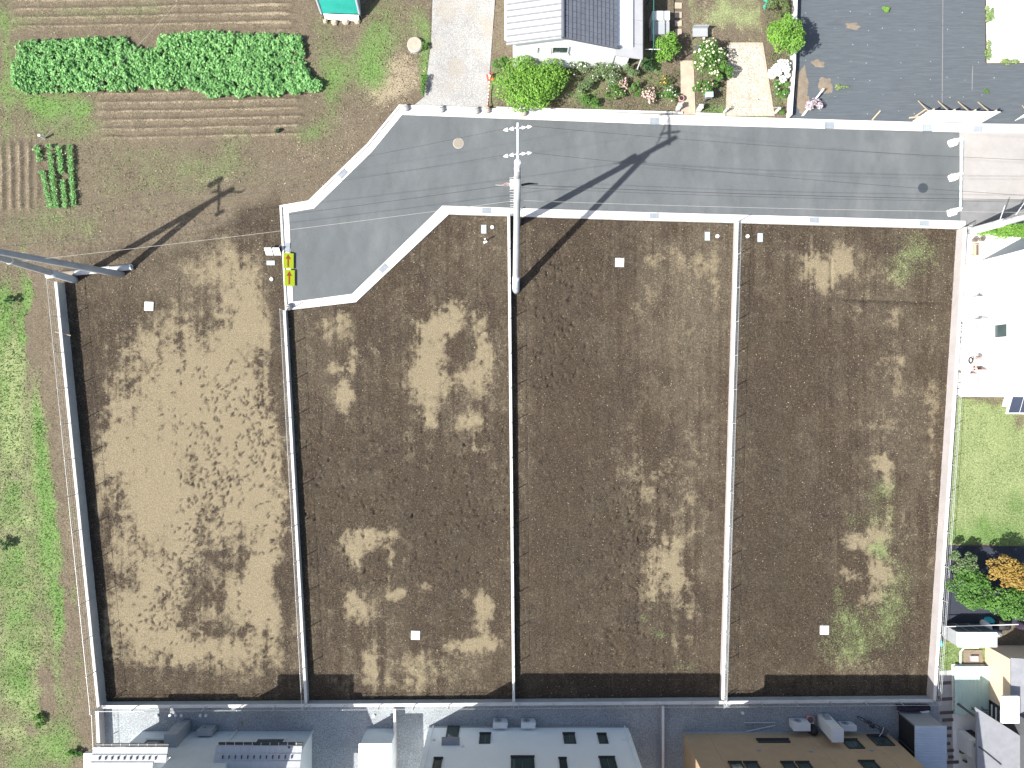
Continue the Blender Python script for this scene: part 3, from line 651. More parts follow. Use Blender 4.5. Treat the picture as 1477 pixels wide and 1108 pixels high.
plant('garden_shrub','olive green shrub at the top of the white garden wall','shrub',1122,12,18,18,1.2,L_olive,1100,.10,10,group=G1)
plant('flower_bush','green plant at the foot of the white garden wall by the kerb','bush',1127,162,8,6,.4,L_green,240,.08,5,group=G1)
plant('flower_bush','sprawling violet flowering plant lying on the black sheet at the kerb','bush',1174,153,13,13,.6,L_dusty,260,.08,8,flower=F_violet,nf=260,fs=.08)
G2 = 'weeds growing on the black sheet yard'
plant('weed','round bright green weed near the top of the black sheet yard','weed',1277,12,7,7,.3,L_lime,260,.09,5,group=G2)
plant('weed','small green weed on the black sheet right of the hoarding','weed',1424,131,6,5,.2,L_green,130,.08,4,group=G2)
plant('weed','yellowish straggling weed beside the spilled earth on the sheet','weed',1212,126,13,5,.2,L_grass,220,.08,6,group=G2)
G3 = 'weeds along the edge of the white gravel'
plant('weed','tall weeds at the top of the white gravel edge','weed',1427,20,8,14,.35,L_grass,420,.10,8,group=G3)
plant('weed','narrow weeds along the left side of the white gravel','weed',1425,70,6,20,.3,L_grass,340,.10,8,group=G3)
plant('weed','weeds along the lower edge of the white gravel','weed',1455,89,16,5,.3,L_grass,320,.10,8,group=G3)
G4 = 'trees on the dark strip beyond the lawn'
plant('garden_tree','grey green feathery small tree nearest the sunlit plot wall','tree',1386,812,23,20,1.8,L_dusty,1900,.12,14,group=G4,base=.3,**TB)
plant('garden_tree','fresh green maple tree between plot wall and golden tree','tree',1395,846,29,30,2.1,L_green,3400,.13,18,group=G4,base=.3,**TB)
plant('garden_tree','golden orange leaved tree on the dark strip','tree',1453,822,32,28,2.4,L_gold,3200,.13,18,group=G4,base=.3,**TB)
plant('garden_tree','broad green tree below the golden tree at the right edge','tree',1448,867,44,28,2.1,L_green,4600,.13,20,group=G4,base=.3,**TB)
plant('garden_shrub','bright green clipped hedge beside the leaning roadside pole','hedge',1455,334,48,14,.9,L_lime,3600,.11,26)
plant('weed','dark green bush at the left meadow edge below the poles','bush',14,433,9,7,.5,L_deep,300,.10,6)
plant('weed','dark green bush on the left picture edge in the meadow','bush',6,785,12,9,.5,L_deep,420,.10,6)
plant('weed','big green weed clump in the lower meadow','weed',58,1040,12,12,.3,L_green,320,.12,6)
plant('weed','green weed clump above the gravel yard corner in the meadow','weed',108,1086,13,10,.3,L_green,360,.12,6)
plant('weed','lone small weed in the field above the turning head','weed',400,187,6,5,.3,L_deep,120,.1,4)
plant('weed','tall weed at the field edge beside the drive','weed',612,122,7,16,.5,L_green,420,.1,8)
plant('weed','small weed beside the round concrete well cover','weed',613,68,6,7,.4,L_green,160,.1,5)

def scatter(poly, n, r):
    xs = [p[0] for p in poly]; ys = [p[1] for p in poly]; P_ = []
    x = r.uniform(min(xs),max(xs),n*3); y = r.uniform(min(ys),max(ys),n*3); k = inpoly(x,y,poly)
    return x[k][:n], y[k][:n]
# the big leafy crop: one dense mass of plants
CROP = [(22,64),(60,58),(178,54),(186,64),(205,72),(226,70),(232,52),(262,48),(300,46),(350,50),(400,48),(432,52),(440,70),(436,95),(452,110),(466,126),(440,133),(380,136),(330,140),(296,138),(285,128),(215,127),(160,130),(100,130),(36,134),(18,122),(16,100),(24,84)]
r = np.random.default_rng(5)
cx_, cy_ = scatter(CROP, 2300, r)
cx_ = cx_ + (r.random(len(cx_))-.5)*3
allp, alln, allt = [], [], []
hmap = .42 + .30*(fbm(cx_/30, cy_/30, 1, 3, 30)-.5)*2 + r.normal(0,.06,len(cx_))
for x, y, hh in zip(cx_, cy_, hmap):
    X0, Y0, _ = g(x, y, hh*.7); k = 17
    a = r.uniform(0,2*np.pi,k); d_ = r.uniform(.02,.16,k); z = hh*r.uniform(.6,1.0,k) - d_*.35
    allp.append(np.stack([X0+np.cos(a)*d_, Y0+np.sin(a)*d_, z],-1))
    alln.append(np.stack([np.cos(a)*.6, np.sin(a)*.6, np.full(k,.9)],-1)+r.normal(0,.3,(k,3)))
    allt.append(np.full(k, np.clip(.25+hh*.75+r.normal(0,.13),.05,1))+r.normal(0,.1,k))
o = leaf_cloud('leafy_crop', np.concatenate(allp), np.concatenate(alln)+np.array([-.25,-.14,.2]), .145, L_crop, None, .8, 5, np.concatenate(allt)-.1)
tag(o, 'dense bright green bed of leafy vegetable crop in the field', 'crop', kind='stuff')
# four short rows of the same crop
for (x0,y0,x1,y1,gap,lab) in ((52,210,72,300,(233,246),'leftmost and most broken row of the small green crop rows'),(70,208,80,300,(214,216),'second row from the left of the small green crop rows'),(84,210,94,300,(251,259),'third row from the left of the small green crop rows'),(100,209,106,297,(0,0),'rightmost unbroken row of the small green crop rows')):
    X0, Y0 = P(x0,y0); t = thing('crop_row', lab, 'crop row', (X0,Y0,0), 'short green crop rows')
    n = 900; u = r.random(n); px = x0+(x1-x0)*u+r.normal(0,2.0,n); py = y0+(y1-y0)*u; k = ~((py > gap[0])&(py < gap[1])); px, py = px[k], py[k]
    hh = .35*(.5+.6*fbm(px/8,py/8,1,2,40)); z = hh*r.uniform(.4,1,len(px)); kk = (H-z)/H/S
    pts = np.stack([(px-CX)*kk,(CY-py)*kk,z],-1); leaf_cloud('leaves', pts, r.normal(0,.5,pts.shape)+np.array([0,0,.9]), .10, L_crop, t, .7, int(x0))
    mb = MB()
    for q in range(14):
        uu = (q+.5)/14; xx, yy = P(x0+(x1-x0)*uu, y0+(y1-y0)*uu)
        if not gap[0] < y0+(y1-y0)*uu < gap[1]: mb.tube([(xx,yy,-.03),(xx+.01,yy,.22)], .012, .006, 5)
    mb.build('stems', L_green, t)
# grass and straw, as far as the photograph shows them
def tufts(name, label, cat, n, prob, m, size, hgt, seed, region):
    r = np.random.default_rng(seed); x = r.uniform(region[0],region[1],n); y = r.uniform(region[2],region[3],n)
    X = (x-CX)/S; Y = (CY-y)/S; k = r.random(n) < prob(x,y,X,Y); k &= ~in_overlay(x,y); X, Y = X[k], Y[k]
    z = r.uniform(.01,hgt,len(X)); pts = np.stack([X,Y,z],-1)
    o = leaf_cloud(name, pts, r.normal(0,.55,pts.shape)+np.array([0,0,.6]), size, m, None, .35, seed, np.clip(fbm(X,Y,.7,4,33)*1.3-.15,0,1))
    return tag(o, label, cat, kind='stuff')
def pm(x,y,X,Y):
    s_ = shade(X,Y); return np.clip(s_[3]*1.15-.1,0,1)*(1-s_[8])
tufts('meadow_grass','rough green meadow grass left of the plots','grass',60000,lambda x,y,X,Y: pm(x,y,X,Y)*(.25+.75*fbm(X,Y,.9,4,91)),L_grass,.12,.05,51,(-60,140,385,1140))
tufts('field_grass','patchy green grass between the field rows and the drive','grass',60000,lambda x,y,X,Y: pm(x,y,X,Y)*.7,L_grass,.11,.07,52,(-40,640,-40,400))
tufts('lawn_grass','short pale lawn grass right of the plots','grass',30000,lambda x,y,X,Y: np.where(inpoly(x,y,LAWN)|inpoly(x,y,LAWN2),.8,0.),L_grass,.07,.03,53,(1350,1520,570,970))
tufts('plot_weeds','thin green weeds sprouting on the bare plots','weeds',60000,lambda x,y,X,Y: np.clip(shade(X,Y)[3]*shade(X,Y)[8]-.12,0,1)*.30,L_green,.085,.05,54,(430,1380,330,1000))
tufts('straw_litter','pale straw litter scattered over the field earth','straw',26000,lambda x,y,X,Y: np.clip(shade(X,Y)[6]*1.2+.05,0,1)*.55,L_straw,.13,.04,55,(-20,640,-20,420))
tufts('plot_litter','pale stubble scattered over the plots','straw',110000,lambda x,y,X,Y: shade(X,Y)[8]*(np.clip((fbm(X,Y,.8,4,77)-.44)*2.2,0,1)*(.18+.6*sm(520,380,y))+.03),L_straw,.062,.03,56,(90,1380,320,1000))
tufts('garden_groundcover','low green ground cover between the bushes of the flower bed','ground cover',30000,lambda x,y,X,Y: np.where(inpoly(x,y,[(716,100),(980,100),(980,164),(716,157)])|inpoly(x,y,[(1003,90),(1046,110),(1044,166),(1004,165)])|inpoly(x,y,[(1100,0),(1144,0),(1134,168),(1118,166)]),np.clip(fbm(X,Y,1.5,4,88)*2.6-.70,0,1),0.),L_dusty,.09,.16,58,(716,1146,0,170))
tufts('garden_litter','dry leaves and grass on the flower bed earth','litter',9000,lambda x,y,X,Y: np.where(inpoly(x,y,GARD),.5,0.),L_straw,.07,.04,57,(716,1146,90,170))
# light pebbles on the earth
r = np.random.default_rng(9); n = 9000
x = r.uniform(95,1375,n); y = r.uniform(320,1003,n); X = (x-CX)/S; Y = (CY-y)/S; s_ = shade(X,Y); k = (s_[8] > .5)&~in_overlay(x,y)&(r.random(n) < .25+.9*fbm(X,Y,.5,3,60)**2*1.6)
mb = MB()
for a, b in zip(X[k], Y[k]):
    q = .012+.022*r.random()**2.2; e = r.uniform(.7,1.3,3)*q; z = .012
    mb.add([(a+e[0],b,z),(a,b+e[1],z),(a-e[0],b,z),(a,b-e[1],z),(a,b,z+e[2]),(a,b,z-e[2])], [(0,1,4),(1,2,4),(2,3,4),(3,0,4),(1,0,5),(2,1,5),(3,2,5),(0,3,5)])
tag(mb.build('pebbles', M_brick), 'small pale pebbles scattered over the dark plot earth', 'pebbles', kind='stuff')
mb = MB()
for k in range(900):
    t_ = random.random(); x, y = P(random.uniform(1049+3*t_,1098+16*t_), 66+100*t_); q = random.uniform(.03,.07)
    mb.lathe(x,y,[(q,.045),(q*.9,.06),(q*.5,.072)],6)
tag(mb.build('path_stones', mat('cream_stone',(.52,.475,.40),.9,.15,8,.1)), 'cream stones laid thickly over the garden pebble path', 'stones', kind='stuff')
def dirt_heap(px, py, rx, ry, lab, seed):
    rr = random.Random(seed); x, y = P(px,py); mb = MB(); n = 40; pr = [.9+.14*math.sin(2*math.pi*k/n*2+seed)+.10*math.sin(2*math.pi*k/n*5+2*seed)+rr.uniform(-.10,.10) for k in range(n)]
    vs = [(x,y,.05)]
    for ring, zz in ((.55,.042),(1,.021)):
        for k in range(n):
            a = 2*math.pi*k/n; vs.append((x+math.cos(a)*rx/S*ring*pr[k], y+math.sin(a)*ry/S*ring*pr[k], zz))
    fs = [(0,1+k,1+(k+1)%n) for k in range(n)] + [(1+k,1+n+k,1+n+(k+1)%n,1+(k+1)%n) for k in range(n)]
    return tag(mb.add(vs,fs).build('spilled_earth', M_dirt, smooth=True), lab, 'earth', kind='stuff')
dirt_heap(1156,125,9,34,'tongue of bare earth on the black sheet along the garden wall',1)
dirt_heap(1190,124,10,15,'small heap of brown earth on the black sheet beside the yellowish weed',2)
dirt_heap(1180,92,10,6,'small spill of earth below the garden tree on the black sheet',3)
dirt_heap(1230,38,12,5,'pale spill of earth near the top of the black sheet',4)
dirt_heap(1158,150,11,14,'bare earth at the lower corner of the black sheet by the garden wall',5)

mb = MB(); rr = random.Random(12)
for a in range(13):
    for b in range(9):
        px, py = 1160+a*23+rr.uniform(-3,3), -30+b*24+rr.uniform(-3,3)
        if (px > 1412 and py < 100) or rr.random() < .5: continue
        x, y = P(px,py); mb.lathe(x,y,[(rr.uniform(.018,.035),.021),(.015,.03)],6)
tag(mb.build('sheet_pins', M_grey), 'small pale fixing pins of the black weed sheet', 'pins', kind='stuff')
for k,(p0,p1,w_,lab) in enumerate((((1360,-150),(1358,152),.05,'long upright lap seam of the black weed sheet'),((1402,95),(1401,130),.05,'short upright lap seam of the black weed sheet'),((1150,128),(1400,134),.03,'cross lap seam of the black weed sheet'),((1148,36),(1416,38),.03,'upper cross lap seam of the black weed sheet'))):
    a, b = Vector(P(*p0)), Vector(P(*p1)); d_ = (b-a).normalized(); n_ = Vector((-d_.y,d_.x))*w_
    o = MB().prism([tuple(a),tuple(b),tuple(b+n_),tuple(a+n_)], .02, .03).build('lap_seam', M_sheet if k > 1 else M_oldasph); tag(o, lab, 'sheet seam', 'lap seams of the weed sheet')

# ------------------------------------------------------------------ utility poles and cables
def taper(mb, a, b, r0, r1, n=18, m=6):
    mb.tube([Vector(a).lerp(Vector(b), i/m) for i in range(m+1)], r0, r1, n); return mb
def insul(px_t, x, y, z, dx, dy):
    mb = MB(); p = Vector((x,y,z)); d_ = Vector((dx,dy,0)).normalized()
    for k in range(2):
        a = p + d_*(.12+.24*k); mb.tube([a, a+d_*.07, a+d_*.14], .085, .045, 8)
    mb.tube([p, p+d_*.55], .02, n=6); return mb.build('insulator', M_porc, px_t)
def utility_pole(label, base, top_h, strut=None, zj=9.3, arm=None, lean=(0,0)):
    x, y = base; t = thing('utility_pole', label, 'utility pole', (x,y,0), 'concrete utility poles')
    tx, ty = x+lean[0], y+lean[1]
    f = lambda z: (x+(tx-x)*z/top_h, y+(ty-y)*z/top_h, z)
    mb = MB(); taper(mb, (x,y,-.4), f(top_h), .20, .135); mb.build('pole', M_pole, t, True)
    MB().lathe(tx,ty,[(.138,top_h-.02),(.142,top_h+.03),(.06,top_h+.09)],14).build('cap', M_porc, t)
    for z in (5.2, 7.4, 9.0, 10.2):
        a = f(z); r_ = .215-.065*z/11; MB().cyl(a[0],a[1],z-.05,z+.05,r_,r_,14).build('band', M_steel, t)
    for k in range(16):
        z = 2.2+k*.45
        if z > top_h-1.2: break
        a = f(z); s_ = -1 if k%2 else 1; mb = MB(); mb.tube([(a[0]-.14,a[1]+.0,z),(a[0]-.36,a[1]+.02*s_,z)], .014, n=6); mb.build('step_bolt', M_steel, t)
    if strut:
        sx, sy = strut; j = f(zj); e = Vector(j)+ (Vector((sx,sy,0))-Vector(j)).normalized()*.16
        mb = MB(); taper(mb, (sx,sy,-.3), e, .195, .14); s_ = mb.build('strut', M_pole, t, True)
        g0 = Vector((sx,sy,0)); g1 = g0.lerp(e, .22)
        return t, f, (g0, e)
    return t, f, None
# the strutted pole in the middle
bx, by = P(745.5,324); sx, sy = P(744,420)
t, f, st = utility_pole('strutted concrete utility pole with arms over the road in the middle', (bx,by), 11.05, (sx,sy), 9.3, lean=(-.05,0))
mb = MB(); a = st[0]; b = st[0].lerp(st[1], .155); taper(mb, a, b, .212, .202); mb.build('pole_guard', M_polelo, t, True)
ax_, ay_, _ = f(10.7)
mb = MB(); mb.box(ax_-.045,ax_+.045,ay_-.25,ay_+1.78,10.62,10.72); mb.build('cross_arm', M_steel, t)
MB().tube([(ax_,ay_+1.3,10.6),(ax_,ay_+.05,9.7)], .03, n=6).build('arm_brace', M_steel, t)
for yy, zz in ((1.55,10.72),(.45,10.72)):
    for s_ in (-1,1):
        insul(t, ax_+.06*s_, ay_+yy, zz, s_, .12 if s_ > 0 else -.18)
    MB().cyl(ax_, ay_+yy, zz, zz+.16, .05, .03, 8).build('insulator', M_porc, t)
z = 7.9; q = f(z)
mb = MB(); mb.box(q[0]-.34,q[0]-.16,q[1]-.16,q[1]+.16,z-.25,z+.25); mb.build('junction_box', M_acw, t)
mb = MB(); mb.cyl(q[0]+.02,q[1]+.24,z-.05,z+.35,.13,.13,12); mb.build('closure', M_porc, t)
mb = MB(); mb.tube([(q[0]+.2,q[1],z-.1),(q[0]+.55,q[1]+.05,z),(q[0]+.95,q[1]+.02,z+.02)], .06,.03,8); mb.build('cable_closure', M_black, t)
for s_ in range(3):
    mb = MB(); mb.tube([(q[0]-.25,q[1],z+.1-.1*s_),(q[0]-.5,q[1]+.09-.07*s_,z-.05),(q[0]-.75,q[1]-.05,z+.05),(q[0]-1.0,q[1]-.02,z)], .014, n=5); mb.build('jumper_wire', M_pink if s_ == 0 else M_cablew, t)
TOPC = f
# the pair on the left with its strut
lx_, ly_ = P(108,404); lsx, lsy = P(178,396)
tl, fl, stl = utility_pole('strutted concrete utility pole leaning out at the left edge beside the meadow wall', (lx_,ly_), 10.8, (lsx,lsy), 9.2, lean=(.1,.35))
mb = MB(); taper(mb, (lx_,ly_,.0), fl(2.2), .212, .20); mb.build('pole_guard', M_polelo, tl, True)
mb = MB(); mb.box(fl(10.5)[0]-.9,fl(10.5)[0]+.9,fl(10.5)[1]-.04,fl(10.5)[1]+.04,10.4,10.5); mb.build('cross_arm', M_steel, tl)
MB().box(fl(9.9)[0]-.04,fl(9.9)[0]+.04,fl(9.9)[1]-1.0,fl(9.9)[1]+1.0,9.85,9.95).build('cross_arm', M_steel, tl); MB().cyl(fl(9.5)[0]-.1,fl(9.5)[1]+.9,9.4,10.2,.16,.16,12).build('transformer', M_grey, tl); MB().cyl(fl(9.5)[0]+.1,fl(9.5)[1]-.9,9.6,10.1,.10,.10,12).build('fuse_holder', M_grey, tl)
for s_ in (-.8,.0,.8): MB().cyl(fl(10.5)[0]+s_, fl(10.5)[1], 10.5, 10.75, .06, .03, 8).build('insulator', M_porc, tl)
# pole lying at the foot of that pair
a, b = Vector((*P(70,399),.16)), Vector((*P(191,386),.17)); t = thing('fallen_pole', 'short concrete pole lying on the earth under the left utility pole', 'pole', (a.x,a.y,0))
mb = MB(); taper(mb, a, b, .14, .17, 16, 4); mb.build('shaft', M_kerb, t, True)
dd = (b-a).normalized(); mb = MB(); mb.tube([b, b+dd*.05], .185, .185, 16); mb.build('end_ring', M_porc, t); mb = MB(); mb.tube([b+dd*.045, b+dd*.056], .085, .085, 12); mb.build('end_hole', M_grey, t)
for k, u in enumerate((.2,.62)):
    c = a.lerp(b,u); mb = MB(); mb.tube([c,c+dd*.7], .168+.012*k, .168+.012*k, 16); mb.build('wrap', M_paint if k else M_tan, t)
# right pole
rx_, ry_ = P(1400,334)
trr, fr, _ = utility_pole('pale utility pole leaning out over the bright hedge at the right edge', (rx_,ry_), 10.8, None, lean=(.2,-.35))
mb = MB(); taper(mb, (rx_,ry_,0), fr(2.6), .225, .21); mb.build('pole_guard', M_kerb, trr, True)
mb = MB(); mb.box(fr(10.5)[0]-.05,fr(10.5)[0]+.05,fr(10.5)[1]-.9,fr(10.5)[1]+.9,10.4,10.5); mb.build('cross_arm', M_steel, trr)
for u, v in ((2.2,(.1,.9)),(3.2,(.5,1.0))):
    p_ = Vector(fr(u)); mb = MB(); mb.tube([p_, p_+Vector((v[0],v[1],.35))], .025, n=6); mb.build('bracket', M_steel, trr)
def cable(label, A, B, sag, rad=.014, m=M_cable, n=14):
    A, B = Vector(A), Vector(B); pts = []
    for i in range(n+1):
        u = i/n; p = A.lerp(B,u); p.z -= sag*4*u*(1-u); pts.append(p)
    mb = MB(); mb.tube([p-A for p in pts], rad, n=5)
    o = mb.build('cable', m); o.location = A; return tag(o, label, 'cable', 'overhead cables')
c0 = Vector(TOPC(10.7)); 
cable('upper black power cable from the middle pole arm tip to the right pole', c0+Vector((.6,1.62,.05)), Vector(fr(10.5))+Vector((0,.8,.1)), .55, .006)
cable('inner black power cable from the middle pole arm to the right pole', c0+Vector((.6,.5,.05)), Vector(fr(10.5))+Vector((0,-.8,.1)), .55, .006)
cable('upper black power cable from the middle pole arm tip to the left pole', c0+Vector((-.6,1.5,.05)), Vector(fl(10.5))+Vector((-.0,.05,.25)), .6, .0055)
cable('inner black power cable from the middle pole arm to the left pole', c0+Vector((-.6,.4,.05)), Vector(fl(10.5))+Vector((.8,.05,.25)), .6, .0055)
cable('thick black telephone cable from the middle pole to the right pole', Vector(TOPC(7.9))+Vector((.15,0,0)), Vector(fr(7.6)), .5, .010)
cable('thin black telephone cable just under the thick one on the right', Vector(TOPC(7.4))+Vector((.15,0,0)), Vector(fr(7.2)), .5, .006)
cable('thick black telephone cable from the middle pole to the left pole', Vector(TOPC(7.9))+Vector((-.3,0,0)), Vector(fl(7.6)), .5, .009)
cable('pale low cable from the middle pole to the left pole', Vector(TOPC(5.2)), Vector(fl(4.9)), .30, .009, M_cablew)
cable('pale low cable from the middle pole to the right pole', Vector(TOPC(5.2)), Vector(fr(5.0)), .35, .008, M_cablew)
cable('pale thin cable rising from the field across the small crop rows', (g(-40,290,9)), (g(255,5,9)), .3, .005, M_cablew)

# ------------------------------------------------------------------ things on the plots and on the road
for px, py, lab in ((215.5,442,'white square marker plate on the driest plot'),(893.5,379,'white square marker plate on the plot right of the strutted pole'),(599.5,916,'white square marker plate near the foot of the second plot'),(1188.5,908.5,'white square marker plate at the foot of the trenched plot')):
    x, y = P(px,py); t = thing('marker_plate', lab, 'marker', (x,y,0), 'square survey marker plates')
    a = random.uniform(-.06,.06); MB().obox(x,y,.03,.065,.50,.50,a).build('plate', M_paint, t); MB().cyl(x,y,.0655,.075,.018,.018,8).build('nail', M_grey, t)
    for k in range(4):
        aa = a+math.pi/4+k*math.pi/2; MB().cyl(x+.28*math.cos(aa),y+.28*math.sin(aa),-.05,.03,.015,.015,6).build('peg', M_wood, t)
for px, py, vert, lab in ((391,379.5,0,'pale blue meter box lid left of the arrow boards'),(698,331,1,'pale blue meter box lid left of the strutted pole'),(1020,341,1,'pale blue meter box lid left of the trenched plot wall'),(1096,343,1,'pale blue meter box lid in the top corner of the trenched plot')):
    x, y = P(px,py); t = thing('meter_box', lab, 'meter box', (x,y,0), 'water meter boxes'); lx, ly = (.30,.50) if vert else (.48,.26)
    MB().obox(x,y,-.05,.06,lx,ly).build('frame', M_grey, t); MB().obox(x,y,.06,.075,lx-.05,ly-.05).build('lid', M_lid, t); MB().obox(x,y+.04,.075,.082,.09,.03).build('handle', M_grey, t)
for px, py, lab in ((392,403,'white round pipe cap left of the arrow boards'),(710,328,'white round pipe cap left of the strutted pole'),(1034.5,341,'white round pipe cap left of the trenched plot wall'),(1078,341,'white round pipe cap in the top corner of the trenched plot'),
                    (227,1032,'white round drain cap alone in the sunlit gravel triangle'),(246,1031.5,'white round drain cap, left of the row of three behind the tiled house'),(254,1031.5,'white round drain cap, middle of the row of three behind the tiled house'),(262.5,1031.5,'white round drain cap, right of the row of three behind the tiled house'),(289.5,1031.5,'white round drain cap, left of the pair behind the tiled house'),(297.5,1031.5,'white round drain cap, right of the pair behind the tiled house'),(539.5,1032,'white round drain cap in the gravel above the white shed'),(1071,1028,'grey white round drain cap behind the brown house')):
    x, y = P(px,py); t = thing('pipe_cap', lab, 'pipe cap', (x,y,0), 'round pipe caps'); r_ = .105 if py < 500 else .09
    MB().lathe(x,y,[(r_,-.05),(r_,.07),(r_*.92,.085)],16).build('rim', M_paint, t); MB().lathe(x,y,[(r_*.7,.0855),(r_*.66,.096),(r_*.2,.10)],12).build('lid', M_porc, t)
x, y = P(347,1044); t = thing('pipe_cap','dull red ringed drain cap behind the tiled house','pipe cap',(x,y,0),'round pipe caps'); MB().lathe(x,y,[(.15,0),(.15,.04),(.14,.05)],18).build('rim', M_tan, t); MB().lathe(x,y,[(.1,.0505),(.09,.058)],14).build('lid', M_gravel, t)
def manhole(name, lab, px, py, rad, m1, m2, z):
    x, y = P(px,py); t = thing(name, lab, 'manhole', (x,y,0)); MB().lathe(x,y,[(rad,z-.05),(rad,z+.008)],28).build('ring', m1, t); MB().lathe(x,y,[(rad*.9,z+.0085),(rad*.89,z+.018)],28).build('cover', m2, t)
    for k in range(5):
        mb = MB(); u = (k-2)*rad*.3; L = math.sqrt(max(.01,(rad*.78)**2-u*u)); mb.box(x+u-.018,x+u+.018,y-L,y+L,z+.0185,z+.024); mb.build('rib', m2, t)
manhole('manhole','tan round manhole cover on the road left of the pole arms',661,207,.31,M_conc,M_tan,.02)
manhole('manhole','black round manhole cover on the road near the striped barrier',1331,271.5,.31,M_dgrey,M_iron,.02)
x, y = P(599,67); t = thing('well_cover','round pale concrete well cover in the field beside the drive','well cover',(x,y,0)); MB().lathe(x,y,[(.44,-.1),(.44,.22),(.42,.25)],26).build('ring', M_conc, t); MB().lathe(x,y,[(.40,.2505),(.39,.28)],26).build('lid', M_brick, t); MB().obox(x,y,.281,.31,.16,.04,.5).build('handle', M_conc, t)
# small concrete weights along the kerb
for px, py, red, lab in ((586,157,0,'grey concrete weight at the kerb corner of the drive'),(637,159,0,'grey concrete weight in the middle of the drive mouth'),(687.5,161,0,'grey concrete weight at the right side of the drive mouth'),(703,160,1,'pinkish concrete weight beside the red rope at the drive'),(755.5,164,1,'pinkish concrete weight on the kerb below the lime shrub'),(417.5,443.5,0,'grey concrete weight on the kerb corner below the arrow boards')):
    x, y = P(px,py); t = thing('concrete_weight', lab, 'weight', (x,y,0), 'small concrete weights on the kerb'); m = M_brick if red else M_conc
    MB().lathe(x,y,[(.20,.1),(.19,.24),(.12,.33)],12).build('block', m, t); MB().tube([(x-.06,y,.32),(x-.05,y,.40),(x+.05,y,.40),(x+.06,y,.32)], .014, n=6).build('lifting_eye', M_dgrey, t); MB().lathe(x+.02,y-.05,[(.07,.331),(.06,.35)],8).build('socket', M_grey, t)
# traffic cone and rope at the drive
x, y = P(707,112); t = thing('traffic_cone','small red and white traffic cone beside the drive','cone',(x,y,0)); MB().obox(x,y,0.016,.05,.38,.38,.2).build('base', M_red, t); MB().lathe(x,y,[(.15,.05),(.10,.30)],14).build('cone', M_red, t); MB().lathe(x,y,[(.10,.3),(.065,.48)],14).build('white_band', M_paint, t); MB().lathe(x,y,[(.065,.48),(.03,.66)],14).build('tip', M_red, t)
t = thing('striped_rope','red and white striped rope hanging along the drive edge','rope',(*P(707,118),0)); a, b = Vector((*P(706.5,116),.45)), Vector((*P(703.3,157),.36))
for k in range(16):
    p_, q_ = a.lerp(b,k/16), a.lerp(b,(k+1)/16); s0 = .8*(k/16)*(1-k/16); s1 = .8*((k+1)/16)*(1-(k+1)/16); p_.z -= s0; q_.z -= s1
    MB().tube([p_,q_], .028, n=6).build('rope_segment', M_red if k%2 else M_paint, t)
# striped barrier with sandbags at the end of the new road
t = thing('striped_barrier','low pale green and white striped barrier pole across the road end','barrier',(*P(1382,250),0)); a, b = Vector((*P(1385.5,199),.16)), Vector((*P(1382.5,303.5),.16))
for k in range(18):
    MB().tube([a.lerp(b,k/18), a.lerp(b,(k+1)/18)], .06, n=8).build('pole_segment', M_lid if k%2 else M_paint, t)
for u in (.02,.5,.98):
    c = a.lerp(b,u); MB().obox(c.x-.05,c.y,.021,.1,.42,.1,.1).build('foot', M_paint, t)
def sandbag(px, py, ang, lab, seed):
    rr = np.random.default_rng(seed); x, y = P(px,py); mb = MB(); nu, nv = 12, 9; vs = []
    for i in range(nu+1):
        for j in range(nv+1):
            u, v = i/nu*2-1, j/nv*2-1; hgt = .12*max(0,(1-u**4))**.5*max(0,(1-v**4))**.5*(1+.25*rr.normal()*.5)
            xx, yy = u*.30*(1-.1*v*v)+.01*rr.normal(), v*.21*(1-.12*u*u)+.01*rr.normal()
            vs.append((x+xx*math.cos(ang)-yy*math.sin(ang), y+xx*math.sin(ang)+yy*math.cos(ang), .028+max(0,hgt)))
    fs = [(i*(nv+1)+j,(i+1)*(nv+1)+j,(i+1)*(nv+1)+j+1,i*(nv+1)+j+1) for i in range(nu) for j in range(nv)]
    t = thing('sandbag', lab, 'sandbag', (x,y,0), 'white sandbags at the road end'); mb.add(vs,fs).build('bag', M_paint, t, True)
    MB().tube([(x+.28*math.cos(ang),y+.28*math.sin(ang),.09),(x+.42*math.cos(ang),y+.42*math.sin(ang),.07),(x+.50*math.cos(ang),y+.5*math.sin(ang),.12)], .06, .03, 7).build('tied_neck', M_paint, t)
sandbag(1374,206,.35,'white sandbag at the far end of the striped barrier',1); sandbag(1374.5,256,.3,'crumpled white sandbag at the middle of the striped barrier',2); sandbag(1373,306.5,.25,'white sandbag at the near end of the striped barrier beside the plot kerb',3)
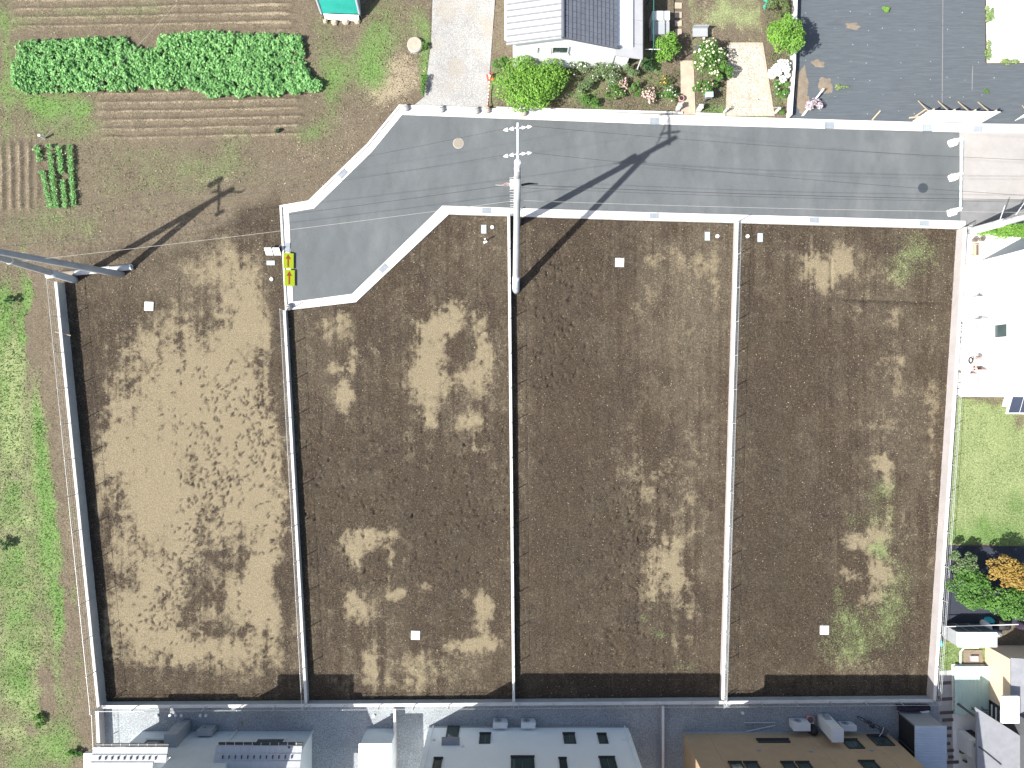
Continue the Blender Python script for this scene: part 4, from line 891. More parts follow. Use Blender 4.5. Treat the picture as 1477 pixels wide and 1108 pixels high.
# leaning arrow boards
def arrow_board(py0, py1, dx, lab):
    xb, y0 = P(424+dx,py0); _, y1 = P(424+dx,py1); zb, zt = .13, .34; xt = P(411.5+dx,0)[0]
    t = thing('arrow_board', lab, 'arrow board', (xb,(y0+y1)/2,0), 'leaning arrow boards')
    def pt(u, v, off): # u along Y, v up the face
        n = Vector((zt-zb, 0, -(xt-xb))).normalized(); return Vector((xb+(xt-xb)*v, y1+(y0-y1)*u, zb+(zt-zb)*v)) + n*off
    def slab(name, poly, o0, o1, m):
        mb = MB(); n = len(poly); mb.add([pt(u,v,o0) for u,v in poly]+[pt(u,v,o1) for u,v in poly], [tuple(range(n-1,-1,-1)),tuple(range(n,2*n))]+[(i,(i+1)%n,n+(i+1)%n,n+i) for i in range(n)]); return mb.build(name, m, t)
    slab('panel', [(0,0),(1,0),(1,1),(0,1)], 0, .035, M_yellow)
    slab('arrow', [(.10,.44),(.62,.44),(.62,.24),(.93,.52),(.62,.80),(.62,.60),(.10,.60)], .0355, .040, M_redarrow)
    for u in (.08,.92):
        p_ = pt(u,.9,0); MB().tube([p_, (p_.x-.06,p_.y,.09)], .016, n=6).build('prop', M_steel, t); q_ = pt(u,0,.01); MB().tube([q_,(q_.x,q_.y,.09)], .018, n=6).build('foot', M_steel, t)
    MB().tube([pt(.0,-.02,.015),pt(1,-.02,.015)], .02, n=6).build('bottom_rail', MATS['lime_yellow_sheet'], t)
arrow_board(366.5,388.5,0,'lime yellow arrow board with red arrow, the farther of the two'); arrow_board(390.5,413.5,1.6,'lime yellow arrow board with red arrow, nearest the kerb corner')
def small_sign(px, py, red, lab):
    x, y = P(px,py); t = thing('site_sign', lab, 'sign', (x,y,0), 'small white site signs'); h0, h1, w_ = .05, .42, .40
    y0, y1 = y, y+.34
    n = Vector((0,-(h1-h0),.12)).normalized()
    def pt(u,v,o): return Vector((x+(u-.5)*w_, y0+(y1-y0)*v, h0+(h1-h0)*v)) - Vector((0,1,0))*o + Vector((0,0,1))*o*.2
    def slab(name, poly, o0, o1, m):
        mb = MB(); k = len(poly); mb.add([pt(u,v,o0) for u,v in poly]+[pt(u,v,o1) for u,v in poly], [tuple(range(k-1,-1,-1)),tuple(range(k,2*k))]+[(i,(i+1)%k,k+(i+1)%k,k+i) for i in range(k)]); return mb.build(name, m, t)
    slab('panel', [(0,0),(1,0),(1,1),(0,1)], 0, .02, M_paint)
    circ = lambda r_, a=1: [(.5+r_*math.cos(2*math.pi*i/20), .45+r_*.72*math.sin(2*math.pi*i/20)) for i in range(20)]
    slab('symbol_ring', circ(.36), .0205, .024, M_red if red else M_lid); slab('symbol_centre', circ(.26), .0245, .027, M_paint)
    if red: slab('symbol_bar', [(.28,.60),(.34,.65),(.74,.30),(.66,.25)], .0275, .030, M_red)
    else: slab('symbol_figure', [(.40,.32),(.60,.32),(.56,.58),(.44,.58)], .0275, .030, M_lid)
    for u in (.1,.9): p_ = pt(u,.95,0); MB().tube([p_,(p_.x,p_.y+.28,.02)], .012, n=6).build('leg', M_steel, t)
small_sign(389.5,368,0,'small white site sign with a pale green symbol left of the arrow boards'); small_sign(401,368,1,'small white site sign with a red prohibition ring beside the arrow boards')
# stake and stick
x, y = P(700,348); t = thing('survey_stake','small white survey stake with a dark shadow left of the strutted pole','stake',(x,y,0)); MB().obox(x,y,-.1,.55,.05,.05,.3).build('shaft', M_wood, t); MB().obox(x,y,.55,.66,.075,.075,.3).build('painted_head', M_paint, t); MB().obox(x+.0,y-.06,.02,.1,.22,.12,.5).build('footing', M_paint, t)
a = Vector((*P(92,480),.76)); o = MB().tube([a, Vector(g(102,484,.42))], .035, n=6).build('timber_offcut', M_wood); tag(o,'short raw timber offcut leaning on the meadow wall','timber')
x, y = P(60,204); o = MB().lathe(*P(65,200),[(.06,0),(.06,.5),(.08,.52)],8).build('field_peg', M_paint); tag(o,'white topped peg at the head of the small crop rows','peg')

# ------------------------------------------------------------------ hoarding on the black sheet yard
t = thing('hoarding','wide blank white hoarding panel standing along the far kerb','hoarding',(*P(1365,177),0)); a, b = Vector(P(1315,176.3)), Vector(P(1414,178.3)); hh = 1.65; d_ = (b-a).normalized(); n_ = Vector((-d_.y,d_.x))
for k in range(2):
    p_, q_ = a.lerp(b,k/2+.002), a.lerp(b,(k+1)/2-.002); mb = MB(); mb.prism([tuple(p_),tuple(q_),tuple(q_+n_*.03),tuple(p_+n_*.03)], .08, hh); mb.build('panel', M_paint, t)
for k in range(4):
    p_ = a.lerp(b,.06+.29*k)+n_*.07; MB().obox(p_.x,p_.y,-.1,hh+.06,.07,.07).build('post', M_wood, t); MB().tube([(p_.x,p_.y+.05,hh*.75),(p_.x+.12,p_.y+1.15,.03)], .03, n=5).build('brace', M_wood, t)
for zz in (.35,1.3):
    p_, q_ = a+n_*.05, b+n_*.05; MB().tube([(p_.x,p_.y,zz),(q_.x,q_.y,zz)], .022, n=5).build('batten', M_wood, t)
for px, py, ang, L, lab in ((1326,164,.6,.8,'loose timber stake left of the white hoarding'),(1263,167,.85,.7,'short white timber stake lying on the black sheet'),(1318,170,.1,.6,'white timber stub beside the left end of the hoarding')):
    x, y = P(px,py); tag(MB().obox(x,y,.03,.09,L,.07,ang).build('timber_stake', M_wood), lab, 'timber', 'loose timber stakes on the sheet')
t = thing('signboard','white board leaning at the right picture edge beyond the hoarding','board',(*P(1470,168),0)); a = P(1463,175); b = P(1500,162); mb = MB(); mb.add([(a[0],a[1],.05),(b[0],b[1],.05),(b[0]+.05,b[1]+.1,.62),(a[0]+.05,a[1]+.1,.62),(a[0],a[1]+.03,.05),(b[0],b[1]+.03,.05),(b[0]+.05,b[1]+.13,.62),(a[0]+.05,a[1]+.13,.62)],[(0,1,2,3),(7,6,5,4),(0,4,5,1),(1,5,6,2),(2,6,7,3),(3,7,4,0)]); mb.build('panel', M_paint, t); MB().tube([(a[0]+.4,a[1]+.3,.5),(a[0]+.45,a[1]+.9,.02)], .02, n=5).build('leg', M_wood, t)
t = thing('white_board','long narrow white board leaning by the violet flowers','board',(*P(1162,158),0)); a, b = P(1155,168), P(1180,134); MB().hexa([(a[0],a[1],.03),(a[0]+.16,a[1]+.03,.03),(b[0]+.1,b[1],.55),(b[0],b[1]-.02,.55),(a[0],a[1],.07),(a[0]+.16,a[1]+.03,.07),(b[0]+.1,b[1],.59),(b[0],b[1]-.02,.59)]).build('board', M_paint, t); MB().tube([(b[0],b[1],.55),(b[0]+.1,b[1]+.1,.02)], .02, n=5).build('prop', M_wood, t)

# ------------------------------------------------------------------ buildings
def window(parent, x0, x1, z0, z1, y, out_=1, fm=None, panes=2, gm=None, name='window'):
    """window in a wall facing +Y (out_=1) or -Y (out_=-1)"""
    s_ = out_; f_ = .05; mb = MB()
    mb.box(x0,x1,y,y+s_*.07,z0,z0+f_); mb.box(x0,x1,y,y+s_*.07,z1-f_,z1); mb.box(x0,x0+f_,y,y+s_*.069,z0+f_,z1-f_); mb.box(x1-f_,x1,y,y+s_*.069,z0+f_,z1-f_)
    fr_ = mb.build(name, fm or M_frame, parent)
    w_ = (x1-x0-2*f_)/panes
    for k in range(panes):
        MB().box(x0+f_+w_*k+(.012 if k else 0), x0+f_+w_*(k+1), y+s_*.004, y+s_*(.016+.012*(k%2)), z0+f_, z1-f_).build('pane', gm or M_glass, fr_)
    MB().box(x0-.03,x1+.03,y+s_*.001,y+s_*.11,z0-.04,z0-.001).build('sill', fm or M_frame, fr_)
    return fr_
# --- the old house at the top
hx0, hx1 = .05, 6.55; wy = 18.25; yb = 27.5
t = thing('gable_house','white gabled house with metal and tiled roof slopes toned pale to the sun and dark away from it behind the garden','house',(3.3,wy,0))
mb = MB(); mb.add([(hx0,wy,-.1),(hx1,wy,-.1),(hx1,wy,2.45),(2.64,wy,3.85),(hx0,wy,3.2),(hx0,yb,-.1),(hx1,yb,-.1),(hx1,yb,2.45),(2.64,yb,3.85),(hx0,yb,3.2)], [(0,1,2,3,4),(9,8,7,6,5),(0,5,6,1),(1,6,7,2),(2,7,8,3),(3,8,9,4),(4,9,5,0)]); mb.build('wall', M_wwall, t)
window(t, 1.35, 2.15, 1.75, 2.55, wy, -1, M_frameW, 1, M_acw, 'window_shutter'); window(t, 2.18, 3.08, 1.75, 2.55, wy, -1, M_frameW, 2)
MB().box(4.9,5.7,wy-.05,wy,.0,1.95).build('door', M_acw, t)
yf = 17.95
mb = MB(); mb.hexa([(-.30,yf,3.17),(2.64,yf,3.90),(2.64,yb,3.90),(-.30,yb,3.17),(-.30,yf,3.29),(2.64,yf,4.02),(2.64,yb,4.02),(-.30,yb,3.29)]); rl = mb.build('roof_slope', M_silver, t)  # sunward slope pale, far slope dark: the light is put into the colours
y = yf+.06
while y < yb-1:
    MB().hexa([(-.30,y,3.291),(2.60,y,4.011),(2.60,y+.07,4.011),(-.30,y+.07,3.291),(-.30,y,3.36),(2.60,y,4.08),(2.60,y+.07,4.08),(-.30,y+.07,3.36)]).build('standing_seam', M_groof, rl); y += .335
mb = MB(); mb.hexa([(2.64,yf,3.90),(5.62,yf,2.76),(5.62,yb,2.76),(2.64,yb,3.90),(2.64,yf,4.02),(5.62,yf,2.88),(5.62,yb,2.88),(2.64,yb,4.02)]); rr_ = mb.build('roof_slope', M_slate, t)
mb = MB(); nx = 13
for i in range(nx):
    u0, u1 = i/nx, (i+1)/nx
    for j in range(31):
        ya = yf+.01+j*.29; off = .02 if i%2 else 0
        xa, xb = 2.66+2.95*u0, 2.66+2.95*u1+.02; za, zb_ = 4.02-1.14*u0, 4.02-1.14*u1
        mb.hexa([(xa,ya,za+.0),(xb,ya,zb_+.012),(xb,ya+.265,zb_+.012),(xa,ya+.265,za+.0),(xa,ya+off,za+.02),(xb,ya+off,zb_+.05),(xb,ya+.265,zb_+.05),(xa,ya+.265,za+.02)])
tag(mb.build('roof_tiles', M_slate, rr_), kind='stuff')
mb = MB(); mb.tube([(2.64,yf-.02,4.06),(2.64,yb,4.06)], .1, n=10); mb.build('ridge_cap', M_slate, t)
mb = MB(); mb.hexa([(5.55,yf-.25,2.55),(7.12,yf-.25,2.12),(7.12,yb,2.12),(5.55,yb,2.55),(5.55,yf-.25,2.63),(7.12,yf-.25,2.20),(7.12,yb,2.20),(5.55,yb,2.63)]); pr = mb.build('porch_roof', M_silver, t)
for k in range(5): MB().hexa([(5.56,yf+.5+k*1.3,2.632),(7.12,yf+.5+k*1.3,2.202),(7.12,yf+.53+k*1.3,2.202),(5.56,yf+.53+k*1.3,2.632),(5.56,yf+.5+k*1.3,2.645),(7.12,yf+.5+k*1.3,2.215),(7.12,yf+.53+k*1.3,2.215),(5.56,yf+.53+k*1.3,2.645)]).build('roof_joint', M_grey, pr)
mb = MB(); mb.tube([(7.16,yf-.25,2.1),(7.16,yb,2.1)], .055, n=8); mb.build('gutter', M_frame, t)
mb = MB(); mb.tube([(7.1,yf-.1,2.1),(7.1,yf-.1,0)], .035, n=8); mb.build('downpipe', M_acw, t)
for k in range(4): MB().tube([(-.34,yf+.3+k*2.5,3.15),(-.34,yf+2.7+k*2.5,3.15)], .06, n=8).build('gutter', M_acw, t)
# --- garden furniture
x0, y0 = P(933,92); t = thing('laundry_frame','dark green laundry pole frame beside the porch roof','laundry frame',(x0,y0,0)); MG = mat('dark_green_paint',(.03,.12,.10),.5,.1,4,.02)
for yy in (0,3.4): MB().tube([(x0,y0+yy,0),(x0,y0+yy,1.9)], .03, n=8).build('post', MG, t); MB().tube([(x0-.4,y0+yy,1.7),(x0+.4,y0+yy,1.7)], .02, n=6).build('cross_bar', M_paint, t)
MB().tube([(x0,y0-.1,1.92),(x0,y0+4.4,1.92)], .03, n=8).build('pole', MG, t)
a = g(941,30,.9); b = g(965,17,.9); t = thing('store_box','grey storage box with a white lid beside the laundry frame','box',(a[0],a[1],0)); y0 = P(0,52)[1]*.985
MB().box(a[0],b[0],y0,y0+.65,.02,.8).build('body', M_grey, t); MB().box(a[0]-.03,b[0]+.03,y0-.03,y0+.68,.8,.86).build('lid', M_grey, t); MB().box(a[0]-.02,b[0]+.02,y0+.72,y0+1.2,.02,1.0).build('cabinet', M_acw, t); MB().box(a[0]+.3,a[0]+.6,y0-.06,y0-.031,.5,.6).build('handle', M_dgrey, t)
x, y = P(1007,52); t = thing('garden_bench','small grey garden bench above the cream rose bush','bench',(x,y,0)); MB().obox(x,y,.38,.44,.85,.5,.02).build('seat', M_grey, t)
for u in (-.36,.36):
    for v in (-.19,.19): MB().obox(x+u,y+v,0,.38,.06,.06).build('leg', M_dgrey, t)
MB().obox(x,y+.23,.44,.75,.85,.04).build('backrest', M_grey, t)
for k, (px, py) in enumerate(((978,-4),(978,9),(978,22.5),(978,34.5),(978,47))):
    x, y = P(px,py); o = MB().obox(x,y,.03,.075,.40,.34,.03*(k-2)).build('stepping_stone', M_brick); tag(o, ['square beige stepping stone cut by the top picture edge','square beige stepping stone just below the top picture edge','square beige stepping stone level with the white cabinet','square beige stepping stone level with the grey storage box','square beige stepping stone nearest the round shrub'][k],'stepping stone','garden stepping stones')
x, y = P(1102,12); t = thing('covered_plant','plant bundled in turquoise netting beside the garden lawn','net bundle',(x,y,0)); r_ = np.random.default_rng(77); L = lobes_of(x,y,.34,.48,.4,.4,8,random.Random(8)); p_, n_, q_ = sample_lobes(L,1500,r_); leaf_cloud('netting', p_, n_, .09, leaf_mat('net_turquoise',(.03,.40,.30),(.08,.62,.46)), t, seed=8); MB().tube([(x,y,0),(x,y,.6)], .03, n=6).build('stake', M_wood, t)
x, y = P(1016,147); t = thing('letter_box','pale grey letter box on a post at the flower bed edge','letter box',(x,y,0)); MB().obox(x,y,0,.75,.07,.07).build('post', M_dgrey, t); MB().obox(x,y,.75,1.0,.38,.24,.03).build('box', M_grey, t); MB().obox(x,y,1.0,1.03,.42,.28,.03).build('lid', M_lid, t); MB().obox(x,y-.13,.86,.9,.26,.02,.03).build('slot', M_black, t)
for px, py, lab in ((977,158,'pale gate post at the left side of the garden path'),(1007,160,'pale gate post at the right side of the garden path'),(1044,163,'slim gate post at the left side of the pebble path'),(1118,163,'slim gate post at the right side of the pebble path')):
    x, y = P(px,py); t = thing('gate_post', lab, 'post', (x,y,0), 'garden gate posts'); w_ = .2 if px < 1010 else .1; MB().obox(x,y,0,.62,w_,w_).build('shaft', M_kerb, t); MB().obox(x,y,.62,.67,w_+.05,w_+.05).build('cap', M_conc, t)
x, y = P(981,145); t = thing('flower_pot','pale flower pot with a ring handle beside the garden path','pot',(x,y,0)); MB().lathe(x,y,[(.1,.04),(.15,.3),(.16,.32)],14).build('pot', M_pink, t); MB().lathe(x,y,[(.13,.321),(.12,.33)],12).build('soil', M_black, t)
a = Vector((*P(1046,160),.5)); b = Vector((*P(1117,160),.5)); tag(MB().tube([a, a.lerp(b,.5)-Vector((0,0,.2)), b], .006, n=5).build('gate_chain', M_paint),'thin white chain across the pebble path entrance','chain')
x, y = P(1003,75); tag(MB().lathe(x,y,[(.10,.0),(.12,.02),(.12,.8),(.09,.85)],12).build('water_butt', M_dgrey),'dark water butt between garden path and cream rose bush','water butt')
# --- green covered shed in the field
t = thing('covered_shed','field shed under a sloping teal tarpaulin with grey sheet sides at the top edge','shed',(*P(490,20),0))
F0, F1 = P(467,26), P(521,28); ym = P(0,-4)[1]; yb = P(0,-120)[1]; xl, xr = P(461,0)[0], P(519,0)[0]
def zt(v): return .42+1.35*math.sin(min(1,v)*math.pi/2) if v < 1 else 1.77
def prof(v):                              # left x, right x, y, z of the cover at station v (0 front edge, 1 ridge height, 2 back)
    if v <= 1: return F0[0]+(xl-F0[0])*v, F1[0]+(xr-F1[0])*v, F0[1]+(ym-F0[1])*v, zt(v)
    return xl, xr, ym+(yb-ym)*(v-1), 1.77
mb = MB(); n = 14; vs = []
for i in range(n+1):
    for j in range(41):
        u, v = i/n, j/20; a_, b_, yy, zz = prof(v); vs.append((a_+.04+(b_-a_-.08)*u, yy, zz+.06*math.sin(math.pi*u)+.03*math.sin(7*u+9*v)+.018*math.sin(25*v+3*u)))
mb.add(vs,[(i*41+j,(i+1)*41+j,(i+1)*41+j+1,i*41+j+1) for i in range(n) for j in range(40)]); mb.build('tarpaulin', M_teal, t, True)
for sd in (0,1):
    mb = MB(); vs = []
    for j in range(41):
        p_ = prof(j/20); x_ = p_[sd]; vs += [(x_,p_[2],-.05),(x_,p_[2],p_[3])]
    mb.add(vs,[(2*j,2*j+2,2*j+3,2*j+1) for j in range(40)]); mb.build('side_wall', M_canvas, t)
    MB().tube([(prof(j/20)[sd],prof(j/20)[2],prof(j/20)[3]+.02) for j in range(41)], .07, n=8).build('edge_rail', M_canvas, t)
MB().hexa([(F0[0]+.1,F0[1]-.14,.1),(F1[0]-.1,F1[1]-.14,.02),(F1[0]-.1,F1[1]-.06,.02),(F0[0]+.1,F0[1]-.06,.1),(F0[0]+.1,F0[1]-.04,.46),(F1[0]-.05,F1[1]-.04,.46),(F1[0]-.05,F1[1],.46),(F0[0]+.1,F0[1],.46)]).build('hanging_flap', M_paint, t)
for k, px in enumerate((470,483,499,516)):
    x, y = P(px,32+random.uniform(-1,2)); q = random.uniform(.12,.22); o = MB().lathe(x,y,[(q,-.03),(q*1.05,.1),(q*.6,.2)],7).build('foot_stone', M_brick); tag(o,['cream stone at the left foot of the covered shed','largest cream stone in front of the covered shed','small stone under the middle of the covered shed flap','cream stone at the right foot of the covered shed'][k],'stone','stones at the foot of the covered shed')

# --- tiled house, bottom left
t = thing('tiled_house','grey house with stepped lilac and slate tiled lean-to roofs at bottom left','house',(*P(320,1060),0))
wy = P(0,1054.7)[1]; X = lambda p: (p-CX)/S
MB().box(X(205),X(450),wy-9,wy,-.1,2.75).build('wall', M_gwall, t)
MB().box(X(281),X(362),wy-9,wy+.006,2.75,6.3).build('wall', M_gwall, t)
MB().box(X(270),X(376),wy-9.4,wy+.35,6.3,6.5).build('roof', M_slate, t)
def leanto(x0, x1, ye, ze, n, m, nm='roof_slope', pitch=.38, step=.335, extra=None):
    rs = None
    for k in range(n):
        y0 = ye-step*k; z0 = ze+step*k*pitch
        mb = MB(); xs = x0 if not extra or k < 2 else x0
        xe = x1 if not extra or k < extra[1] else extra[0]
        mb.hexa([(xs,y0-step-.03,z0+step*pitch-.02),(xe,y0-step-.03,z0+step*pitch-.02),(xe,y0,z0-.02),(xs,y0,z0-.02),(xs,y0-step-.03,z0+step*pitch+.015),(xe,y0-step-.03,z0+step*pitch+.015),(xe,y0,z0+.05),(xs,y0,z0+.05)])
        o = mb.build('tile_course', m, t)
        if k < 3:
            mb = MB(); x = xs+.17
            while x < xe: mb.box(x-.006,x+.006,y0-step,y0+.004,z0+.03,z0+.058+step*pitch*.0); x += .9
            mb.build('tile_joint', M_frame, o)
    mb = MB(); mb.box(x0+.1,x1,ye+.01,ye+.13,ze-.11,ze-.03); mb.build('gutter', M_frame, t)
    x = x0+.5
    while x < x1-.3: MB().tube([(x,ye+.0,ze-.02),(x,ye+.15,ze-.02)], .012, n=5).build('gutter_bracket', M_porc, t); x += .47
    x = x0+.45
    while x < x1-.5:
        MB().obox(x, ye-step*1.45, ze+step*pitch*1.35, ze+step*pitch*1.35+.12, .035,.16).build('snow_guard', M_frame, t); x += .33
z = 3.0; k = (H-z)/H
yl = -(1077-CY)/S*k
leanto((135-CX)/S*k,(243-CX)/S*k, yl, z, 12, M_lilac, extra=((225-CX)/S*k,2))
leanto((312-CX)/S*k,(436-CX)/S*k, yl+.06, z, 12, M_lilac)
MB().box((416-CX)/S*k,(419-CX)/S*k, yl-4, yl+.05, z+.06+0, z+.08).build('vent_strip', M_frame, t)
MB().box((128-CX)/S*k-.2,(135-CX)/S*k, yl-4, yl-.3, z-.1, z+.12).build('verge_board', M_acw, t)
MB().tube([(X(452),wy+.05,0),(X(452),wy+.05,2.8)], .04, n=8).build('downpipe', M_acw, t); MB().tube([(X(342),wy+.06,0),(X(342),wy+.06,2.8)], .04, n=8).build('downpipe', M_acw, t)
window(t, X(225), X(262), 1.0, 1.7, wy, 1, M_frameW); window(t, X(380), X(420), .9, 1.9, wy, 1, M_frameW)
def heater(px, py, w_, d_, h_, lab, m=M_acw, mtop=None):
    x, y = P(px,py); t = thing('water_heater', lab, 'water heater', (x,y,0), 'tall water heaters'); MB().box(x-w_/2,x+w_/2,y-d_/2,y+d_/2,.08,h_).build('cabinet', m, t); MB().box(x-w_/2-.02,x+w_/2+.02,y-d_/2-.02,y+d_/2+.02,h_,h_+.03).build('lid', m, t)
    for u in (-1,1): MB().box(x+u*w_*.4-.04,x+u*w_*.4+.04,y-d_*.35,y+d_*.35,.0,.08).build('foot', M_dgrey, t)
    MB().box(x-w_*.3,x+w_*.3,y+d_/2,y+d_/2+.012,h_*.2,h_*.45).build('service_panel', M_grey, t); MB().tube([(x-w_*.1,y+d_/2+.04,.02),(x-w_*.1,y+d_/2+.04,h_*.3)], .03, n=6).build('pipe', M_grey, t); return t
def aircon(px, py, lab, w_=.80, d_=.30, h_=.62, m=M_acw, face=1):
    x, y = P(px,py); t = thing('air_conditioner', lab, 'air conditioner', (x,y,0), 'outdoor air conditioner units'); b_ = MB().box(x-w_/2,x+w_/2,y-d_/2,y+d_/2,.07,h_).build('casing', m, t)
    MB().tube([(x-w_*.12,y+face*d_/2,h_*.55),(x-w_*.12,y+face*(d_/2+.015),h_*.55)], .2, n=18).build('fan_grille', M_grey, t); MB().tube([(x-w_*.12,y+face*(d_/2+.016),h_*.55),(x-w_*.12,y+face*(d_/2+.022),h_*.55)], .06, n=10).build('fan_hub', M_dgrey, t)
    for u in (-1,1): MB().box(x+u*w_*.33-.04,x+u*w_*.33+.04,y-d_*.6,y+d_*.6,.0,.07).build('foot', M_grey, t)
    MB().box(x+w_/2,x+w_/2+.05,y-.08,y+.08,.15,.45).build('valve_cover', m, t); MB().box(x-w_/2-.01,x+w_/2+.01,y-d_/2-.01,y+d_/2+.01,h_,h_+.012).build('lid', m, t); return t
heater(268,1046,.66,.72,1.75,'tall grey water heater behind the tiled house', M_grey)
aircon(303,1048,'grey air conditioner beside the water heater behind the tiled house', m=M_grey, w_=.85, h_=.75)
# --- white shed
t = thing('storage_shed','white metal storage shed in the yard between tiled and white houses','shed',(*P(550,1052),0)); MB().box(X(529),X(572),P(0,1130)[1],P(0,1050.5)[1],0,1.72).build('body', M_gwall, t); MB().hexa([(X(527.5),P(0,1131)[1],1.72),(X(573),P(0,1131)[1],1.72),(X(573),P(0,1049)[1],1.72),(X(527.5),P(0,1049)[1],1.72),(X(527.5),P(0,1131)[1],1.90),(X(573),P(0,1131)[1],1.90),(X(573),P(0,1049)[1],1.80),(X(527.5),P(0,1049)[1],1.80)]).build('roof', M_paint, t)
for k in range(6): MB().box(X(529)-.006,X(529)-.001,P(0,1052+k*10)[1],P(0,1052.6+k*10)[1],.05,1.7).build('panel_seam', M_grey, t)
# --- white house
t = thing('white_house','flat roofed white rendered house with dark windows at bottom centre','house',(*P(760,1050),0)); wy = P(0,1047)[1]; x0, x1 = X(619), X(905.5)
MB().box(x0,x1,wy-8.5,wy,-.1,6.45).build('wall', M_wwall, t); MB().box(x0-.06,x1+.06,wy-8.56,wy+.06,6.45,6.6).build('parapet', M_wwall, t); MB().box(x0,x1,wy-8.5,wy+.012,-.1,.22).build('plinth', M_conc, t)
def wpx(p0, p1, z): kk = (H-z)/H; return (p0-CX)/S*kk, (p1-CX)/S*kk
for p0, p1, z0, z1 in ((691.5,707.5,.95,1.98),(813,830,.95,1.98),(863,876,1.0,1.98),(624.5,637,3.5,4.5),(737,771,3.35,4.7),(807,818,3.5,4.5),(866,889,3.4,4.6)):
    a, b = wpx(p0,p1,(z0+z1)/2); window(t, a, b, z0, z1, wy, 1, M_frame, 1 if b-a < .6 else 2)
a, b = wpx(644,662,.8); d_ = MB().box(a,b,wy,wy+.06,.1,1.95).build('door', M_frame, t); MB().box(a+.1,b-.1,wy+.061,wy+.07,.3,1.7).build('door_pane', M_glass, d_)
a, b = wpx(637,663,2.1); MB().box(a,b,wy+.02,wy+.42,2.05,2.16).build('canopy', M_groof, t)
MB().tube([(x0+.25,wy+.06,.1),(x0+.25,wy+.06,6.4)], .035, n=8).build('downpipe', M_wwall, t); MB().tube([(x1-.2,wy+.06,.1),(x1-.2,wy+.06,6.4)], .035, n=8).build('downpipe', M_wwall, t)
for p_, z_ in ((626,1.6),(668,2.3),(900,1.7)): xx = wpx(p_,p_,z_)[0]; MB().tube([(xx,wy,z_),(xx,wy+.09,z_)], .08, n=12).build('vent_cap', M_acw, t)
aircon(721.5,1039,'ivory air conditioner, left of the two behind the white house'); aircon(761.5,1039,'ivory air conditioner, right of the two behind the white house')
# --- brown house
t = thing('brown_house','brown sided house with pale vertical trims at the bottom right','house',(*P(1130,1058),0)); wy = P(0,1055)[1]; x0, x1 = X(984), X(1278)
MB().box(x0,x1,wy-8,wy,-.1,6.2).build('wall', M_brown, t); MB().hexa([(x0-.4,wy-8.4,6.2),(x1+.4,wy-8.4,6.2),(x1+.4,wy+.4,6.2),(x0-.4,wy+.4,6.2),(x0-.4,wy-8.4,7.6),(x1+.4,wy-8.4,7.6),(x1+.4,wy+.4,6.35),(x0-.4,wy+.4,6.35)]).build('roof', M_slate, t); MB().box(x0-.012,x1+.012,wy-8,wy+.014,-.1,.28).build('plinth', M_conc, t)
for p_ in (1020,1165,1246): xx = X(p_); MB().box(xx-.018,xx+.018,wy,wy+.022,.28,6.2).build('trim', M_wood, t)
for p0, p1, z0, z1 in ((1093,1139,.98,1.28),(1219,1242,1.0,1.9),(1258,1284,.55,1.6),(1056,1075,3.3,4.5),(1078.5,1098,3.3,4.5),(1133,1151,3.3,4.5),(1155,1174,3.3,4.5),(1247,1270,3.2,4.4)):
    a, b = wpx(p0,p1,(z0+z1)/2); window(t, a, b, z0, z1, wy, 1, M_frame, 2)
for p_, z_ in ((1095,2.1),(1170,2.2),(1257,2.1)): xx = wpx(p_,p_,z_)[0]; MB().tube([(xx,wy,z_),(xx,wy+.09,z_)], .08, n=12).build('vent_cap', M_grey, t)
heater(1186,1037,.62,.70,1.85,'tall pale water heater behind the brown house'); aircon(1217,1043,'grey white air conditioner right of the tall water heater', w_=.85); aircon(1149,1040,'wide ivory air conditioner left of the flower pot behind the brown house', w_=.95, d_=.42, h_=.72)
x, y = P(1165.5,1034); t = thing('flower_pot','pink flower pot beside the wide air conditioner','pot',(x,y,0)); MB().lathe(x,y,[(.13,.01),(.2,.3),(.22,.34)],16).build('pot', M_pink, t); MB().lathe(x,y,[(.19,.341),(.18,.35)],14).build('soil', M_slot, t)
x, y = P(1168,1048); t = thing('black_bag','black covered sack standing behind the brown house','sack',(x,y,0)); MB().lathe(x,y,[(.26,.01),(.30,.3),(.22,.62),(.06,.72)],12).build('sack', M_black, t); MB().lathe(x+.02,y+.28,[(.13,.01),(.15,.2),(.1,.26)],10).build('bundle', M_paint, t)
# ladder lying behind the brown house
t = thing('step_ladder','aluminium step ladder lying on the gravel behind the brown house','ladder',(*P(1095,1047),0)); 
for (a, b) in (((1072,1041),(1117,1041)),((1075,1054),(1117,1045))): MB().tube([(*P(*a),.1),(*P(*b),.1)], .035, n=6).build('rail', M_steel, t)
for k in range(7):
    u = k/6; p_, q_ = P(1073+43*u,1041), P(1076+40*u,1053.5-8.5*u); MB().tube([(*p_,.1),(*q_,.1)], .022, n=6).build('rung', M_grey, t)
